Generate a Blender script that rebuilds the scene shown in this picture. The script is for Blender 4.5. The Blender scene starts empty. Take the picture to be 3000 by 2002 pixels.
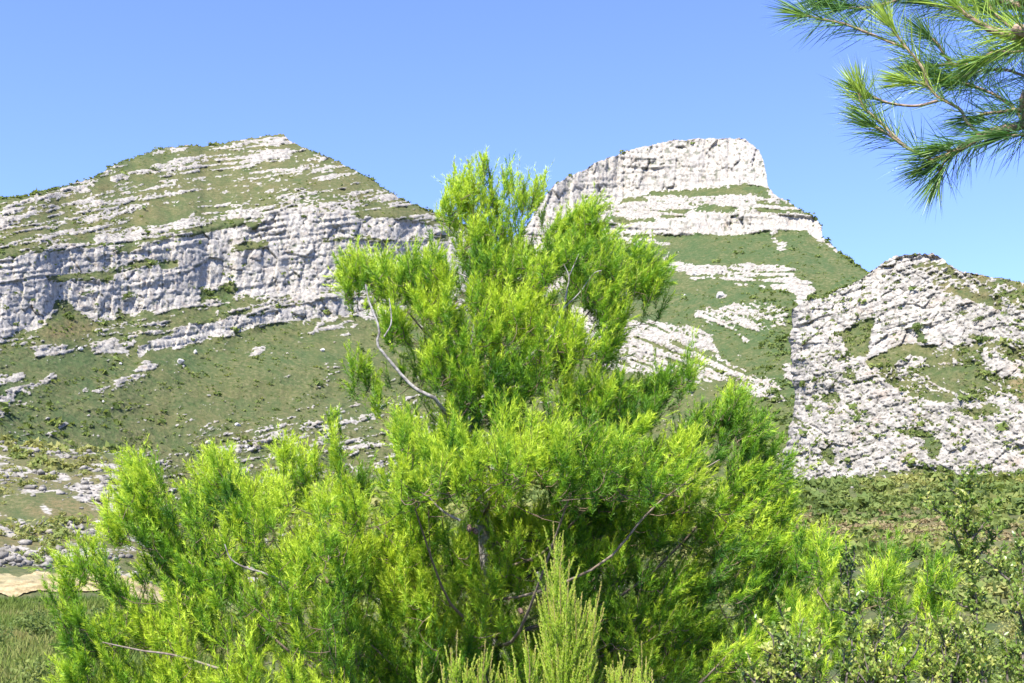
import bpy, math, random
import numpy as np
from mathutils import Vector
sc = bpy.context.scene
col = sc.collection
rng = np.random.default_rng(7)
random.seed(7)
R = math.radians

# ------------------------------------------------------------------ camera, sky, sun
EYE = np.array([0.0, 0.0, 1.65])
FPX, CX, CY, PITCH = 3750.0, 1500.0, 1001.0, R(12.03)
cam = bpy.data.cameras.new('camera'); cam.lens = 45.0; cam.sensor_width = 36.0
cam.clip_start = 0.05; cam.clip_end = 20000
co = bpy.data.objects.new('camera', cam); col.objects.link(co)
co.location = EYE; co.rotation_euler = (R(90) + PITCH, 0, 0)
sc.camera = co

SUN_EL, SUN_AZ = R(52), R(-153)        # azimuth from +Y towards +X: behind the camera, to its left
sd = np.array([math.sin(SUN_AZ) * math.cos(SUN_EL), math.cos(SUN_AZ) * math.cos(SUN_EL), math.sin(SUN_EL)])
w = bpy.data.worlds.new('World'); sc.world = w; w.use_nodes = True
nt = w.node_tree; bg = nt.nodes['Background']
sky = nt.nodes.new('ShaderNodeTexSky'); sky.sky_type = 'NISHITA'; sky.sun_disc = False
sky.sun_elevation = SUN_EL; sky.sun_rotation = SUN_AZ
sky.altitude = 0; sky.air_density = 0.75; sky.dust_density = 0.0; sky.ozone_density = 6.0
vm = nt.nodes.new('ShaderNodeVectorMath'); vm.operation = 'MULTIPLY'; vm.inputs[1].default_value = (1.05, .965, 1.27)
nt.links.new(sky.outputs[0], vm.inputs[0]); nt.links.new(vm.outputs[0], bg.inputs[0]); bg.inputs[1].default_value = 0.138
sl = bpy.data.lights.new('sun', 'SUN'); sl.energy = 5.0; sl.angle = R(0.55); sl.color = (1.0, 0.965, 0.90)
so = bpy.data.objects.new('sun', sl); col.objects.link(so)
so.rotation_euler = Vector(-sd).to_track_quat('-Z', 'Y').to_euler()
sc.view_settings.view_transform = 'Standard'; sc.view_settings.look = 'None'
sc.view_settings.gamma = 1; sc.view_settings.use_curve_mapping = False
sc.view_settings.exposure = 1.35
sc.cycles.max_bounces = 8; sc.cycles.transparent_max_bounces = 8

# ------------------------------------------------------------------ helpers
def ray(px, py):
    """direction of a sight line, scaled to one metre of horizontal range"""
    a = (np.asarray(px, float) - CX) / FPX; b = (CY - np.asarray(py, float)) / FPX
    x = a + 0 * b; y = math.cos(PITCH) - b * math.sin(PITCH) + 0 * a; z = math.sin(PITCH) + b * math.cos(PITCH) + 0 * a
    h = np.hypot(x, y)
    return np.stack([x / h, y / h, z / h], -1)
def P(px, py, D):
    return EYE + ray(px, py) * np.asarray(D, float)[..., None]

def _h(ix, iy, seed):
    h = (ix.astype(np.int64) * 374761393 + iy.astype(np.int64) * 668265263 + seed * 1442695041) & 0xffffffff
    h = ((h ^ (h >> 13)) * 1274126177) & 0xffffffff
    return ((h ^ (h >> 16)) & 0xffff) / 65535.0
def vn(x, y, seed=0):
    ix = np.floor(x); iy = np.floor(y); fx = x - ix; fy = y - iy
    fx = fx * fx * fx * (fx * (fx * 6 - 15) + 10); fy = fy * fy * fy * (fy * (fy * 6 - 15) + 10)
    a = _h(ix, iy, seed); b = _h(ix + 1, iy, seed); c = _h(ix, iy + 1, seed); d = _h(ix + 1, iy + 1, seed)
    return (a + (b - a) * fx) * (1 - fy) + (c + (d - c) * fx) * fy
def fbm(x, y, o=4, seed=0, g=0.5):
    s = 0; a = 1.0; t = 0
    for k in range(o):
        s = s + a * vn(x * 2 ** k + 17.3 * k, y * 2 ** k - 9.1 * k, seed + k); t += a; a *= g
    return s / t
def ridged(x, y, o=3, seed=0):
    s = 0; a = 1.0; t = 0
    for k in range(o):
        s = s + a * (1 - np.abs(2 * vn(x * 2 ** k, y * 2 ** k, seed + k) - 1)); t += a; a *= .5
    return s / t
def cells(x, y, seed=0):
    ix = np.floor(x); iy = np.floor(y); best = np.full(x.shape, 9.); sec = np.full(x.shape, 9.); val = np.zeros(x.shape)
    for i in (-1, 0, 1):
        for j in (-1, 0, 1):
            cx = ix + i; cy = iy + j; d = (cx + _h(cx, cy, seed) - x) ** 2 + (cy + _h(cx, cy, seed + 7) - y) ** 2; v = _h(cx, cy, seed + 13)
            m = d < best; sec = np.where(m, best, np.minimum(sec, d)); val = np.where(m, v, val); best = np.where(m, d, best)
    return val, np.sqrt(sec) - np.sqrt(best)
def sstep(a, b, x):
    t = np.clip((x - a) / (b - a), 0, 1); return t * t * (3 - 2 * t)
def inpoly(X, Y, pts):
    pts = np.asarray(pts, float); out = np.zeros(X.shape, bool)
    m = (X >= pts[:, 0].min()) & (X <= pts[:, 0].max()) & (Y >= pts[:, 1].min()) & (Y <= pts[:, 1].max())
    x = X[m]; y = Y[m]; r = np.zeros(x.shape, bool); n = len(pts)
    for i in range(n):
        x0, y0 = pts[i]; x1, y1 = pts[(i + 1) % n]
        if y0 == y1: continue
        c = ((y0 > y) != (y1 > y)) & (x < (x1 - x0) * (y - y0) / (y1 - y0) + x0)
        r ^= c
    out[m] = r
    return out
def blur(a, k, ax):
    if k < 1: return a
    p = [(0, 0)] * a.ndim; p[ax] = (k, k)
    c = np.cumsum(np.pad(a, p, mode='edge'), axis=ax)
    z = np.zeros_like(np.take(c, [0], axis=ax)); c = np.concatenate([z, c], axis=ax)
    n = a.shape[ax]; L = 2 * k + 1
    return (np.take(c, np.arange(L, L + n), axis=ax) - np.take(c, np.arange(0, n), axis=ax)) / L

def mesh_obj(name, V, F, mat, parent=None, attrs=None, smooth=False, mats=None, mi=None):
    """V (n,3), F (m,3) or (m,4)"""
    V = np.asarray(V, np.float32); F = np.asarray(F, np.int32)
    me = bpy.data.meshes.new(name); n, k = F.shape
    me.vertices.add(len(V)); me.vertices.foreach_set('co', V.ravel())
    me.loops.add(n * k); me.loops.foreach_set('vertex_index', F.ravel())
    me.polygons.add(n); me.polygons.foreach_set('loop_start', np.arange(0, n * k, k, dtype=np.int32))
    me.polygons.foreach_set('loop_total', np.full(n, k, np.int32))
    if smooth: me.polygons.foreach_set('use_smooth', np.ones(n, bool))
    me.update(calc_edges=True)
    if attrs:
        for an, av in attrs.items():
            at = me.attributes.new(an, 'FLOAT', 'POINT'); at.data.foreach_set('value', np.asarray(av, np.float32).ravel())
    me.materials.append(mat)
    o = bpy.data.objects.new(name, me); col.objects.link(o)
    if parent: o.parent = parent
    return o
def grid_faces(nr, nc):
    i = np.arange(nr * nc).reshape(nr, nc)
    return np.stack([i[:-1, :-1], i[:-1, 1:], i[1:, 1:], i[1:, :-1]], -1).reshape(-1, 4)
def empty(name, loc, label, cat, group=None):
    o = bpy.data.objects.new(name, None); col.objects.link(o); o.location = loc; o.empty_display_size = .2
    o['label'] = label; o['category'] = cat
    if group: o['group'] = group
    return o
def tag(o, label, cat, group=None):
    o['label'] = label; o['category'] = cat
    if group: o['group'] = group
    return o

class MB:
    """collects tubes and leaves, then links them as one mesh"""
    def __init__(s): s.V = []; s.F = []; s.A = []; s.n = 0
    def add(s, V, F, a=0.0):
        V = np.asarray(V, float).reshape(-1, 3); s.V.append(V); s.F.append(np.asarray(F) + s.n); s.n += len(V)
        s.A.append(np.broadcast_to(np.asarray(a, float), (len(V),)))
    def tube(s, pts, r, k=5, a=0.0):
        pts = np.asarray(pts, float); n = len(pts); r = np.asarray(r, float).reshape(-1); r = np.interp(np.linspace(0, 1, n), np.linspace(0, 1, len(r)), r) if len(r) > 1 else np.full(n, r[0])
        a = np.asarray(a, float).reshape(-1); a = np.repeat(np.interp(np.linspace(0, 1, n), np.linspace(0, 1, len(a)), a) if len(a) > 1 else np.full(n, a[0]), k)
        t = np.gradient(pts, axis=0); t /= np.linalg.norm(t, axis=1)[:, None] + 1e-9
        u = np.cross(t, [0.31, 0.91, 0.27]); u /= np.linalg.norm(u, axis=1)[:, None] + 1e-9; v = np.cross(t, u)
        an = np.arange(k) * 2 * math.pi / k
        V = pts[:, None] + r[:, None, None] * (np.cos(an)[None, :, None] * u[:, None] + np.sin(an)[None, :, None] * v[:, None])
        i = np.arange(n * k).reshape(n, k); j = np.roll(i, -1, axis=1)
        q = np.stack([i[:-1], j[:-1], j[1:], i[1:]], -1).reshape(-1, 4)
        s.add(V.reshape(-1, 3), np.concatenate([q[:, [0, 1, 2]], q[:, [0, 2, 3]]]), a)
    def build(s, name, mat, parent=None, smooth=False, an='tone'):
        V = np.concatenate(s.V); 
        if parent is not None: V = V - np.array(parent.location if parent.parent is None else (0, 0, 0))
        return mesh_obj(name, V, np.concatenate(s.F), mat, parent, {an: np.concatenate(s.A)}, smooth)

def smooth_path(pts, n=16):
    pts = np.asarray(pts, float); m = len(pts)
    if m == 2: return pts[0] + (pts[1] - pts[0]) * np.linspace(0, 1, n)[:, None]
    t = np.linspace(0, m - 1, n); i = np.clip(t.astype(int), 0, m - 2); f = (t - i)[:, None]
    p0 = pts[np.clip(i - 1, 0, m - 1)]; p1 = pts[i]; p2 = pts[i + 1]; p3 = pts[np.clip(i + 2, 0, m - 1)]
    return 0.5 * (2 * p1 + (p2 - p0) * f + (2 * p0 - 5 * p1 + 4 * p2 - p3) * f ** 2 + (3 * p1 - p0 - 3 * p2 + p3) * f ** 3)
def unit(v): v = np.asarray(v, float); return v / (np.linalg.norm(v, axis=-1, keepdims=True) + 1e-9)

# ------------------------------------------------------------------ materials
def newmat(name):
    m = bpy.data.materials.new(name); m.use_nodes = True; nt = m.node_tree
    return m, nt, nt.nodes['Principled BSDF']
def N(nt, t, **k):
    n = nt.nodes.new(t)
    for a, b in k.items(): setattr(n, a, b)
    return n
def attr(nt, name): n = N(nt, 'ShaderNodeAttribute'); n.attribute_name = name; return n.outputs['Fac']
def math_(nt, op, a, b=None, clamp=False):
    n = N(nt, 'ShaderNodeMath', operation=op); n.use_clamp = clamp
    for i, v in enumerate((a, b)):
        if v is None: continue
        if isinstance(v, (int, float)): n.inputs[i].default_value = v
        else: nt.links.new(v, n.inputs[i])
    return n.outputs[0]
def mix(nt, f, a, b):
    n = N(nt, 'ShaderNodeMix', data_type='RGBA')
    for i, v in ((0, f), (6, a), (7, b)):
        if isinstance(v, (int, float)): n.inputs[i].default_value = v
        elif isinstance(v, tuple): n.inputs[i].default_value = (*v, 1)
        else: nt.links.new(v, n.inputs[i])
    return n.outputs[2]
def noise(nt, vec, scale, detail=4, rough=.55, dist=0):
    n = N(nt, 'ShaderNodeTexNoise'); nt.links.new(vec, n.inputs['Vector'])
    n.inputs['Scale'].default_value = scale; n.inputs['Detail'].default_value = detail
    n.inputs['Roughness'].default_value = rough; n.inputs['Distortion'].default_value = dist
    return n.outputs['Fac']
def ramp(nt, f, a, b):
    n = N(nt, 'ShaderNodeMapRange'); nt.links.new(f, n.inputs[0]); n.inputs[1].default_value = a; n.inputs[2].default_value = b
    n.interpolation_type = 'SMOOTHSTEP'; return n.outputs[0]

def terrain_mat(name, near=False, s=1.0):
    m, nt, b = newmat(name)
    pos = N(nt, 'ShaderNodeNewGeometry').outputs['Position']
    rock, tone, dry, dark = (attr(nt, k) for k in ('rock', 'tone', 'dry', 'dark'))
    n1 = noise(nt, pos, .55 * s, 5, .62); n2 = noise(nt, pos, .06 * s, 4, .6); n3 = noise(nt, pos, 2.2 * s, 3, .6)
    n4 = noise(nt, pos, .18 * s, 4, .6)
    fr = ramp(nt, math_(nt, 'ADD', rock, math_(nt, 'MULTIPLY', math_(nt, 'SUBTRACT', n1, .5), .55)), .42, .58)
    rc = mix(nt, ramp(nt, n1, .32, .62), (.225, .202, .170), (.40, .365, .305))
    rc = mix(nt, math_(nt, 'MULTIPLY', ramp(nt, n2, .45, .65), .5), rc, (.26, .24, .215))
    wea = math_(nt, 'MULTIPLY', math_(nt, 'SUBTRACT', 1.0, ramp(nt, attr(nt, 'cliff'), .25, .8)), .62 + 0 * s)
    rc = mix(nt, wea, rc, mix(nt, ramp(nt, n1, .36, .6), (.13, .12, .10), (.30, .275, .23)))
    rc = mix(nt, math_(nt, 'MULTIPLY', ramp(nt, n4, .54, .70), .55), rc, (.29, .23, .175))
    rc = mix(nt, math_(nt, 'MULTIPLY', ramp(nt, n3, .60, .74), .40), rc, (.17, .16, .14))
    rc = mix(nt, dark, rc, (.095, .105, .07))
    g = mix(nt, ramp(nt, n4, .38, .62), (.058, .075, .022), (.100, .100, .036))
    g = mix(nt, math_(nt, 'MULTIPLY', tone, .85), g, mix(nt, ramp(nt, n1, .35, .65), (.040, .074, .024), (.065, .092, .032)))
    g = mix(nt, math_(nt, 'MULTIPLY', dry, ramp(nt, n1, .25, .60)), g, (.165, .120, .055))
    g = mix(nt, math_(nt, 'MULTIPLY', ramp(nt, n2, .44, .60), .55), g, mix(nt, ramp(nt, n1, .4, .6), (.075, .085, .028), (.135, .125, .052)))
    g = mix(nt, math_(nt, 'MULTIPLY', ramp(nt, n3, .50, .64), .75), g, (.034, .048, .018))
    g = mix(nt, math_(nt, 'MULTIPLY', ramp(nt, n1, .54, .68), .45), g, (.155, .14, .075))
    nt.links.new(mix(nt, fr, g, rc), b.inputs['Base Color'])
    b.inputs['Roughness'].default_value = .92; b.inputs['Specular IOR Level'].default_value = .15
    bp = N(nt, 'ShaderNodeBump'); bp.inputs['Strength'].default_value = .8; bp.inputs['Distance'].default_value = .8 / s
    hsum = math_(nt, 'ADD', n1, math_(nt, 'MULTIPLY', n3, .4))
    nt.links.new(hsum, bp.inputs['Height']); nt.links.new(bp.outputs[0], b.inputs['Normal'])
    return m

def leaf_mat(name, c0, c1, c2, trans=.45, rough=.5, spec=.3, tcol=1.25):
    """tone 0 -> c0 (old; shaded on the bough), .5 -> c1, 1 -> c2 (young; sunlit on the bough)"""
    m, nt, b = newmat(name)
    t = attr(nt, 'tone')
    c = mix(nt, math_(nt, 'MULTIPLY', t, 2, True), c0, c1)
    c = mix(nt, math_(nt, 'SUBTRACT', math_(nt, 'MULTIPLY', t, 2), 1, True), c, c2)
    nt.links.new(c, b.inputs['Base Color']); b.inputs['Roughness'].default_value = rough
    b.inputs['Specular IOR Level'].default_value = spec
    tr = N(nt, 'ShaderNodeBsdfTranslucent')
    vm = N(nt, 'ShaderNodeVectorMath', operation='MULTIPLY'); nt.links.new(c, vm.inputs[0]); vm.inputs[1].default_value = (tcol, tcol, tcol * .65)
    nt.links.new(vm.outputs[0], tr.inputs['Color'])
    mx = N(nt, 'ShaderNodeMixShader'); mx.inputs[0].default_value = trans
    nt.links.new(b.outputs[0], mx.inputs[1]); nt.links.new(tr.outputs[0], mx.inputs[2])
    nt.links.new(mx.outputs[0], nt.nodes['Material Output'].inputs['Surface'])
    return m
def bark_mat(name, c0, c1, s=25):
    m, nt, b = newmat(name)
    tc = N(nt, 'ShaderNodeTexCoord').outputs['Object']
    n = noise(nt, tc, s, 5, .65)
    c = mix(nt, ramp(nt, n, .35, .65), c0, c1)
    nt.links.new(mix(nt, attr(nt, 'tone'), c, (.16, .10, .05)), b.inputs['Base Color']); b.inputs['Roughness'].default_value = .9
    bp = N(nt, 'ShaderNodeBump'); bp.inputs['Strength'].default_value = .6; bp.inputs['Distance'].default_value = .01
    nt.links.new(n, bp.inputs['Height']); nt.links.new(bp.outputs[0], b.inputs['Normal'])
    return m
M_MTN = terrain_mat('limestone_and_garrigue')
M_NEAR = terrain_mat('near_scrub_soil', s=4.0)
M_PINE = leaf_mat('pine_needles', (.028, .105, .010), (.165, .325, .014), (.530, .640, .045), .30)
M_PINE2 = leaf_mat('overhead_pine_needles', (.060, .155, .070), (.150, .300, .060), (.420, .540, .060), .42, .35, .5)  # bluish and yellow-green ends put shade and sunlight into the needle colour
M_HEATH = leaf_mat('heath_leaves', (.24, .42, .03), (.50, .62, .08), (.62, .52, .17), .50)
M_LEAF = leaf_mat('evergreen_leaves', (.055, .105, .018), (.200, .290, .050), (.44, .45, .12), .36, .35, .4)
M_SCRUB = leaf_mat('scrub_leaves', (.105, .150, .036), (.185, .225, .055), (.280, .270, .085), .36, .7, .2)
M_BARK = bark_mat('pine_bark', (.11, .095, .08), (.36, .33, .29))
M_TWIG = bark_mat('pine_twig', (.09, .07, .05), (.20, .15, .10), 60)
M_OTWIG = bark_mat('bough_bark', (.16, .11, .07), (.42, .30, .20), 90)
M_HTWIG = bark_mat('heath_stem', (.20, .16, .09), (.34, .28, .16), 60)
M_DTWIG = bark_mat('shrub_stem', (.05, .04, .03), (.15, .12, .09), 60)

# ------------------------------------------------------------------ traced frames (photo crops -> photo pixels)
FR = {1: (0, 350, 2.0909), 2: (0, 1000, 1.5645), 3: (900, 400, 1.9583), 4: (1900, 600, 1.7418), 5: (900, 1100, 1.7383),
      8: (1500, 380, 2.35), 9: (0, 900, 3.917), 10: (600, 1150, 3.917), 7: (2100, 0, 2.5289), 11: (2400, 1300, 2.233), 0: (0, 0, 1)}
def fr(k, pts):
    ox, oy, f = FR[k]; return [(ox + x / f, oy + y / f) for x, y in pts]

LAYERS = {}
def layer(name, sil, xr, ybot, D0, paints, dx=3.15, dy=3.2, base_tan=.62, cliff_tan=3.2, back=(6, 20, 60, 140, 260, 420), ang=(), relief=1.0,
          bg=(.12, 0, .5, .1), rough_sil=2.0, seed=1, cap=760, edge=None, slab=(.35, 34, 58, 0), tilt=.12, stra=3.4, tilt2=None, ysp=(0, 1)):
    X = np.arange(xr[0], xr[1], dx); nc = len(X)
    sx = [p[0] for p in sil]; sy = [p[1] for p in sil]
    Yt = np.interp(X, sx, sy)
    Yt = Yt + rough_sil * (4 * (fbm(X / 16., X * 0, 4, seed + 90) - .5) + 2.0 * (vn(X / 3.5, X * 0, seed + 95) - .5))
    nr = int((ybot - min(Yt)) / dy); nr = min(nr, cap)
    yr = np.linspace(ybot, min(Yt), nr)[:, None]; Yf = np.broadcast_to(yr, (nr, nc)).copy()
    Y = np.maximum(Yf, Yt[None]); XX = np.broadcast_to(X[None], Y.shape).copy(); v = (ybot - Y) / (ybot - Yt[None])
    if edge: XX += (np.interp(Y, [e[0] for e in edge], [e[1] for e in edge]) + 20 * (fbm(Y / 26, Y * 0, 4, 97, .65) - .5)) * np.exp(-((X - X[0]) / 190.) ** 2)[None]
    # ragged outlines
    wx = XX + 16 * (fbm(XX / 26, Y / 26, 3, seed + 1) - .5) + 6 * (vn(XX / 6, Y / 6, seed + 2) - .5)
    wy = Y + 12 * (fbm(XX / 30, Y / 22, 3, seed + 3) - .5) + 6 * (vn(XX / 7, Y / 5, seed + 4) - .5)
    S = np.full(Y.shape, bg[0]); C = np.full(Y.shape, bg[1]); T = np.full(Y.shape, bg[2]); Dr = np.full(Y.shape, bg[3])
    for (k, val, cl, tn, dr, pts) in paints:
        if val is not None and val > .66 and cl is not None and 0 < cl < .62 and not edge: val = .50 + .5 * (val - .5)
        m = inpoly(wx, wy, fr(k, pts))
        if val is not None: S[m] = val
        if cl is not None: C[m] = cl
        if tn is not None: T[m] = tn
        if dr is not None: Dr[m] = dr
    S = .5 + (S - .5) * .74; S = blur(blur(S, 2, 0), 2, 1); C = blur(blur(C, 2, 0), 2, 1); T = blur(blur(T, 7, 0), 9, 1); Dr = blur(blur(Dr, 4, 0), 6, 1)
    # strata / streak noise, direction blended over the layer
    st = 0; ws = 1e-6
    for (ax_, ay_, deg, la, lb) in ang:
        wgt = np.exp(-(((XX - ax_) / 420) ** 2 + ((Y - ay_) / 260) ** 2)) + 1e-6
        c, s = math.cos(R(deg)), math.sin(R(deg)); bend = 26 * (fbm(XX / 160, Y / 160, 2, seed + 11) - .5)
        u = XX * c + Y * s; q = -XX * s + Y * c + bend
        st = st + wgt * (.62 * fbm(u / la, q / lb, 3, seed + 20, .6) + .38 * fbm(u / la * 3.1, q / lb * 2.0, 2, seed + 25)); ws = ws + wgt
    st = st / ws
    fine = fbm(XX / 7, Y / 5, 3, seed + 30, .65)
    broad = fbm(XX / 90, Y / 45, 3, seed + 33)
    m = S + (1 - np.abs(2 * S - 1) * .55) * (1.9 * (st - .5) + .9 * (fine - .5) + .5 * (broad - .5))
    led = fbm(XX / 200, (Y + tilt * (XX - 700)) / 7 + 2 * fbm(XX / 110, Y / 110, 2, seed + 79), 2, seed + 78)
    if tilt2 is not None:
        l2 = fbm((XX - 2 * Y * tilt2) / 160, (Y + tilt2 * (XX - 700)) / 9 + 2 * fbm(XX / 110, Y / 110, 2, seed + 80), 2, seed + 81); wl = sstep(ysp[0], ysp[1], Y); led = led * (1 - wl) + l2 * wl
    m = m + (.55 if edge else 1.1) * (led - .5) * (1 - np.clip(C, 0, 1)) * sstep(.2, .45, S)
    rock = np.clip(.5 + (m - .5) * 1.8, 0, 1)
    # dark clefts and bushes on the rock
    u = XX + 10 * (fbm(XX / 40, Y / 40, 2, seed + 41) - .5)
    crack = sstep(.86, .96, ridged(u / 26, Y / 95, 2, seed + 42)) * sstep(.40, .6, vn(XX / 30, Y / 30, seed + 43)) * C
    pits = sstep(.80, .90, vn(XX / 8.5, Y / 6.5, seed + 44)) * sstep(.45, .60, vn(XX / 60, Y / 40, seed + 45) * .6 + .4 * C)
    ledge = sstep(.78, .93, ridged(XX / 130, (Y + .12 * (XX - 700) * (1 if xr[0] < 0 else 0) + 14 * fbm(XX / 90, Y / 90, 2, seed + 46)) / 17, 2, seed + 47)) * sstep(.38, .60, vn(XX / 70, Y / 12, seed + 48))
    dark = np.clip(.75 * pits + .35 * crack + .25 * ledge * (rock > .5), 0, 1)
    # slope integrated upwards, so cliffs stand and meadows lean back
    te = ray(XX, Yf)[..., 2]
    ts = base_tan + (cliff_tan - base_tan) * np.clip(C, 0, 1) + .25 * sstep(.4, .8, rock) * (1 - C)
    ts = np.maximum(ts, te + .16)
    dt = np.diff(te, axis=0); inc = dt / (.5 * (ts[1:] + ts[:-1]) - .5 * (te[1:] + te[:-1]))
    logD = np.concatenate([np.zeros((1, nc)), np.cumsum(inc, axis=0)], 0)
    lo = blur(blur(logD, 46, 1), 38, 1); logD = lo + .22 * (blur(blur(logD, 2, 1), 2, 1) - lo)
    ki = (ybot - Y) / (ybot - min(Yt)) * (nr - 1); k0 = np.clip(ki.astype(int), 0, nr - 2); ci = np.arange(nc)[None]; logD = logD[k0, ci] + (logD[k0 + 1, ci] - logD[k0, ci]) * (ki - k0)
    D = (np.interp(X, [p[0] for p in D0], [p[1] for p in D0])[None]) * np.exp(logD)
    px = D / 1280.
    flute = (ridged(u / 34, Y / 130, 3, seed + 50) - .6) * 9 + (ridged(u / 13, Y / 60, 2, seed + 52) - .5) * 4
    blocks = (fbm(XX / 22, Y / 14, 4, seed + 54, .6) - .5) * 10
    lumps = (fbm(XX / 9, Y / 7, 3, seed + 56, .6) - .5)
    rel = C * (-flute * .95 + blocks * .75 + 4 * crack + 3.0 * ledge) + (rock * (1 - C)) * (-6.5 * lumps - 2.0 * (st - .5) * 9) \
        + (1 - rock) * (1 - C) * (1.3 * lumps * 3) + 3.0 * pits * rock - 4.5 * rock * (1 - C) \
        + (fbm(XX / 150, Y / 90, 3, seed + 58) - .5) * (26 - 16 * C)
    sl_ = slab[0]; cc_, ss_ = math.cos(R(slab[3])), math.sin(R(slab[3])); ua = u * cc_ + Y * ss_; ub = -u * ss_ + Y * cc_ + 9 * (fbm(XX / 45, Y / 45, 2, seed + 69) - .5)
    c1, e1 = cells(ua / slab[1], ub / slab[2], seed + 70); c2, e2 = cells(ua / (slab[1] * .36) + .3 * ub / slab[2], ub / (slab[2] * .42), seed + 71)
    str_ = fbm(XX / 260, (Y + tilt * (XX - 700)) / 9 + 14 * fbm(XX / 120, Y / 160, 2, seed + 74) / 9, 2, seed + 73)
    jt = sstep(.10, .0, e1) * 1.8 + sstep(.12, .0, e2) * .7
    cl = C + sl_ * rock * (1 - C)
    rel = rel * np.where(C > .5, .36, .8) + cl * ((c1 - .5) * 5.5 + (c2 - .5) * 2.4 + jt * 1.1 - (str_ - .5) * stra * 2 * sstep(.3, .65, fbm(XX / 110, Y / 50, 2, seed + 76)))
    fade = sstep(0, .02, v) 
    D = D + rel * px * relief * fade
    if edge: D = D + (6 * np.exp(-(X - X[0]) / 16.) + 14 * np.exp(-(X - X[0]) / 60.))[None] - 9 * np.exp(-(X - X[0]) / 40.)[None] * fbm(Y / 30, XX / 30, 3, 98)
    V = EYE + ray(XX, Y) * D[..., None]
    rows = [V]; at = {'rock': rock, 'tone': np.clip(T + 1.5 * (fbm(XX / 60, Y / 34, 4, seed + 60, .6) - .5), 0, 1),
          'dry': np.clip(Dr + .9 * (fbm(XX / 40, Y / 24, 3, seed + 61) - .5) * sstep(.02, .2, Dr), 0, 1), 'dark': dark, 'cliff': C}
    top = V[-1]; rd = ray(XX[-1], Yt)[..., :2]; extra = []
    for bk in back:
        q = top.copy(); q[:, :2] += rd * bk; q[:, 2] = top[:, 2] - .25 * bk - .0018 * bk * bk + (rng.random(nc) - .5) * min(bk, 12) * .08
        q[:, 2] = np.maximum(q[:, 2], -8); extra.append(q)
    q = extra[-1].copy(); q[:, :2] += rd * 30; q[:, 2] = -12; extra.append(q)
    Vall = np.concatenate([V] + [e[None] for e in extra], 0); ne = len(extra)
    for k in at: at[k] = np.concatenate([at[k], np.repeat(at[k][-1:], ne, 0)], 0)
    if edge:       # the flank turns back into the gully
        e0 = Vall[:, :1]; d0 = unit(e0[..., :2] - EYE[:2]); side = []
        for bk in (70, 42, 24, 12, 5, 2):
            q = e0 + (e0 - EYE) / np.linalg.norm((e0 - EYE)[..., :2], axis=-1, keepdims=True) * bk; q[..., 0] += .16 * bk; side.append(q)
        Vall = np.concatenate(side + [Vall], 1); nc += len(side)
        for k in at: at[k] = np.concatenate([np.repeat(at[k][:, :1], len(side), 1), at[k]], 1)
    o = mesh_obj(name, Vall.reshape(-1, 3), grid_faces(nr + ne, nc), M_MTN, None, at, True)
    o['kind'] = 'structure'
    LAYERS[name] = (X, Y, V, rock)
    return o
def hit(name, px, py):
    X, Y, V, _ = LAYERS[name]; c = int(np.clip(np.searchsorted(X, px), 0, len(X) - 1)); r = int(np.abs(Y[:, c] - py).argmin())
    return V[r, c]

# value, cliff, tone(green), dry, polygon
L = []
def p(k, val, cl, pts, tn=None, dr=None): L.append((k, val, cl, tn, dr, pts))
# --- left mountain
p(1, .30, 0, [(-80, 600), (700, 380), (1700, 80), (2400, 380), (2900, 700), (2300, 520), (1800, 440), (1300, 560), (600, 700), (-80, 860)], .35, .25)
p(1, .50, .1, [(660, 400), (1000, 300), (1700, 130), (1830, 210), (1500, 330), (1100, 400), (900, 430), (640, 430)])
p(1, .16, 0, [(900, 540), (1300, 450), (1700, 400), (1650, 440), (1200, 540), (1000, 640), (760, 650), (820, 580)], .55)
p(1, .95, .3, [(-80, 600), (0, 570), (60, 520), (130, 485), (280, 435), (420, 405), (540, 370), (615, 360), (560, 420), (480, 440), (300, 500), (180, 520), (60, 570), (-80, 640)])
p(1, .62, .1, [(-80, 660), (0, 610), (160, 560), (300, 540), (180, 600), (0, 680), (-80, 720)])
p(1, .95, .3, [(610, 350), (700, 285), (820, 240), (740, 305), (650, 345)])
p(1, .9, .3, [(865, 235), (960, 200), (1160, 150), (1190, 180), (1080, 205), (900, 235)])
p(1, .85, .2, [(680, 370), (760, 325), (900, 300), (1040, 262), (1200, 210), (1340, 178), (1470, 130), (1700, 88), (1765, 110), (1740, 145), (1600, 150), (1440, 180), (1240, 240), (1100, 270), (960, 320), (840, 330), (700, 380)])
p(1, .62, .1, [(1940, 350), (1990, 300), (2120, 310), (2120, 350), (1990, 370)])
p(1, .60, .1, [(1280, 330), (1470, 270), (1700, 150), (1830, 190), (1620, 260), (1380, 330)])
# thin strata above the cliff
p(1, .60, .35, [(560, 710), (1000, 640), (1100, 620), (1500, 510), (1900, 420), (2150, 410), (2330, 430), (2900, 640), (2900, 700), (2300, 610), (1900, 600), (1600, 620), (1180, 700), (1000, 760), (700, 790), (580, 760)], .3)
p(1, .80, .5, [(1640, 490), (1900, 430), (2150, 420), (2300, 440), (2500, 510), (2480, 530), (2200, 480), (1900, 480), (1640, 530)])
p(1, .80, .5, [(1180, 590), (1500, 530), (1640, 520), (1640, 545), (1480, 590), (1190, 640)])
p(1, .12, 0, [(1100, 690), (1400, 620), (1640, 600), (1600, 640), (1300, 690)], .3)
p(1, .35, 0, [(-80, 780), (200, 740), (560, 760), (640, 800), (300, 830), (-80, 870)], .3)
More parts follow.
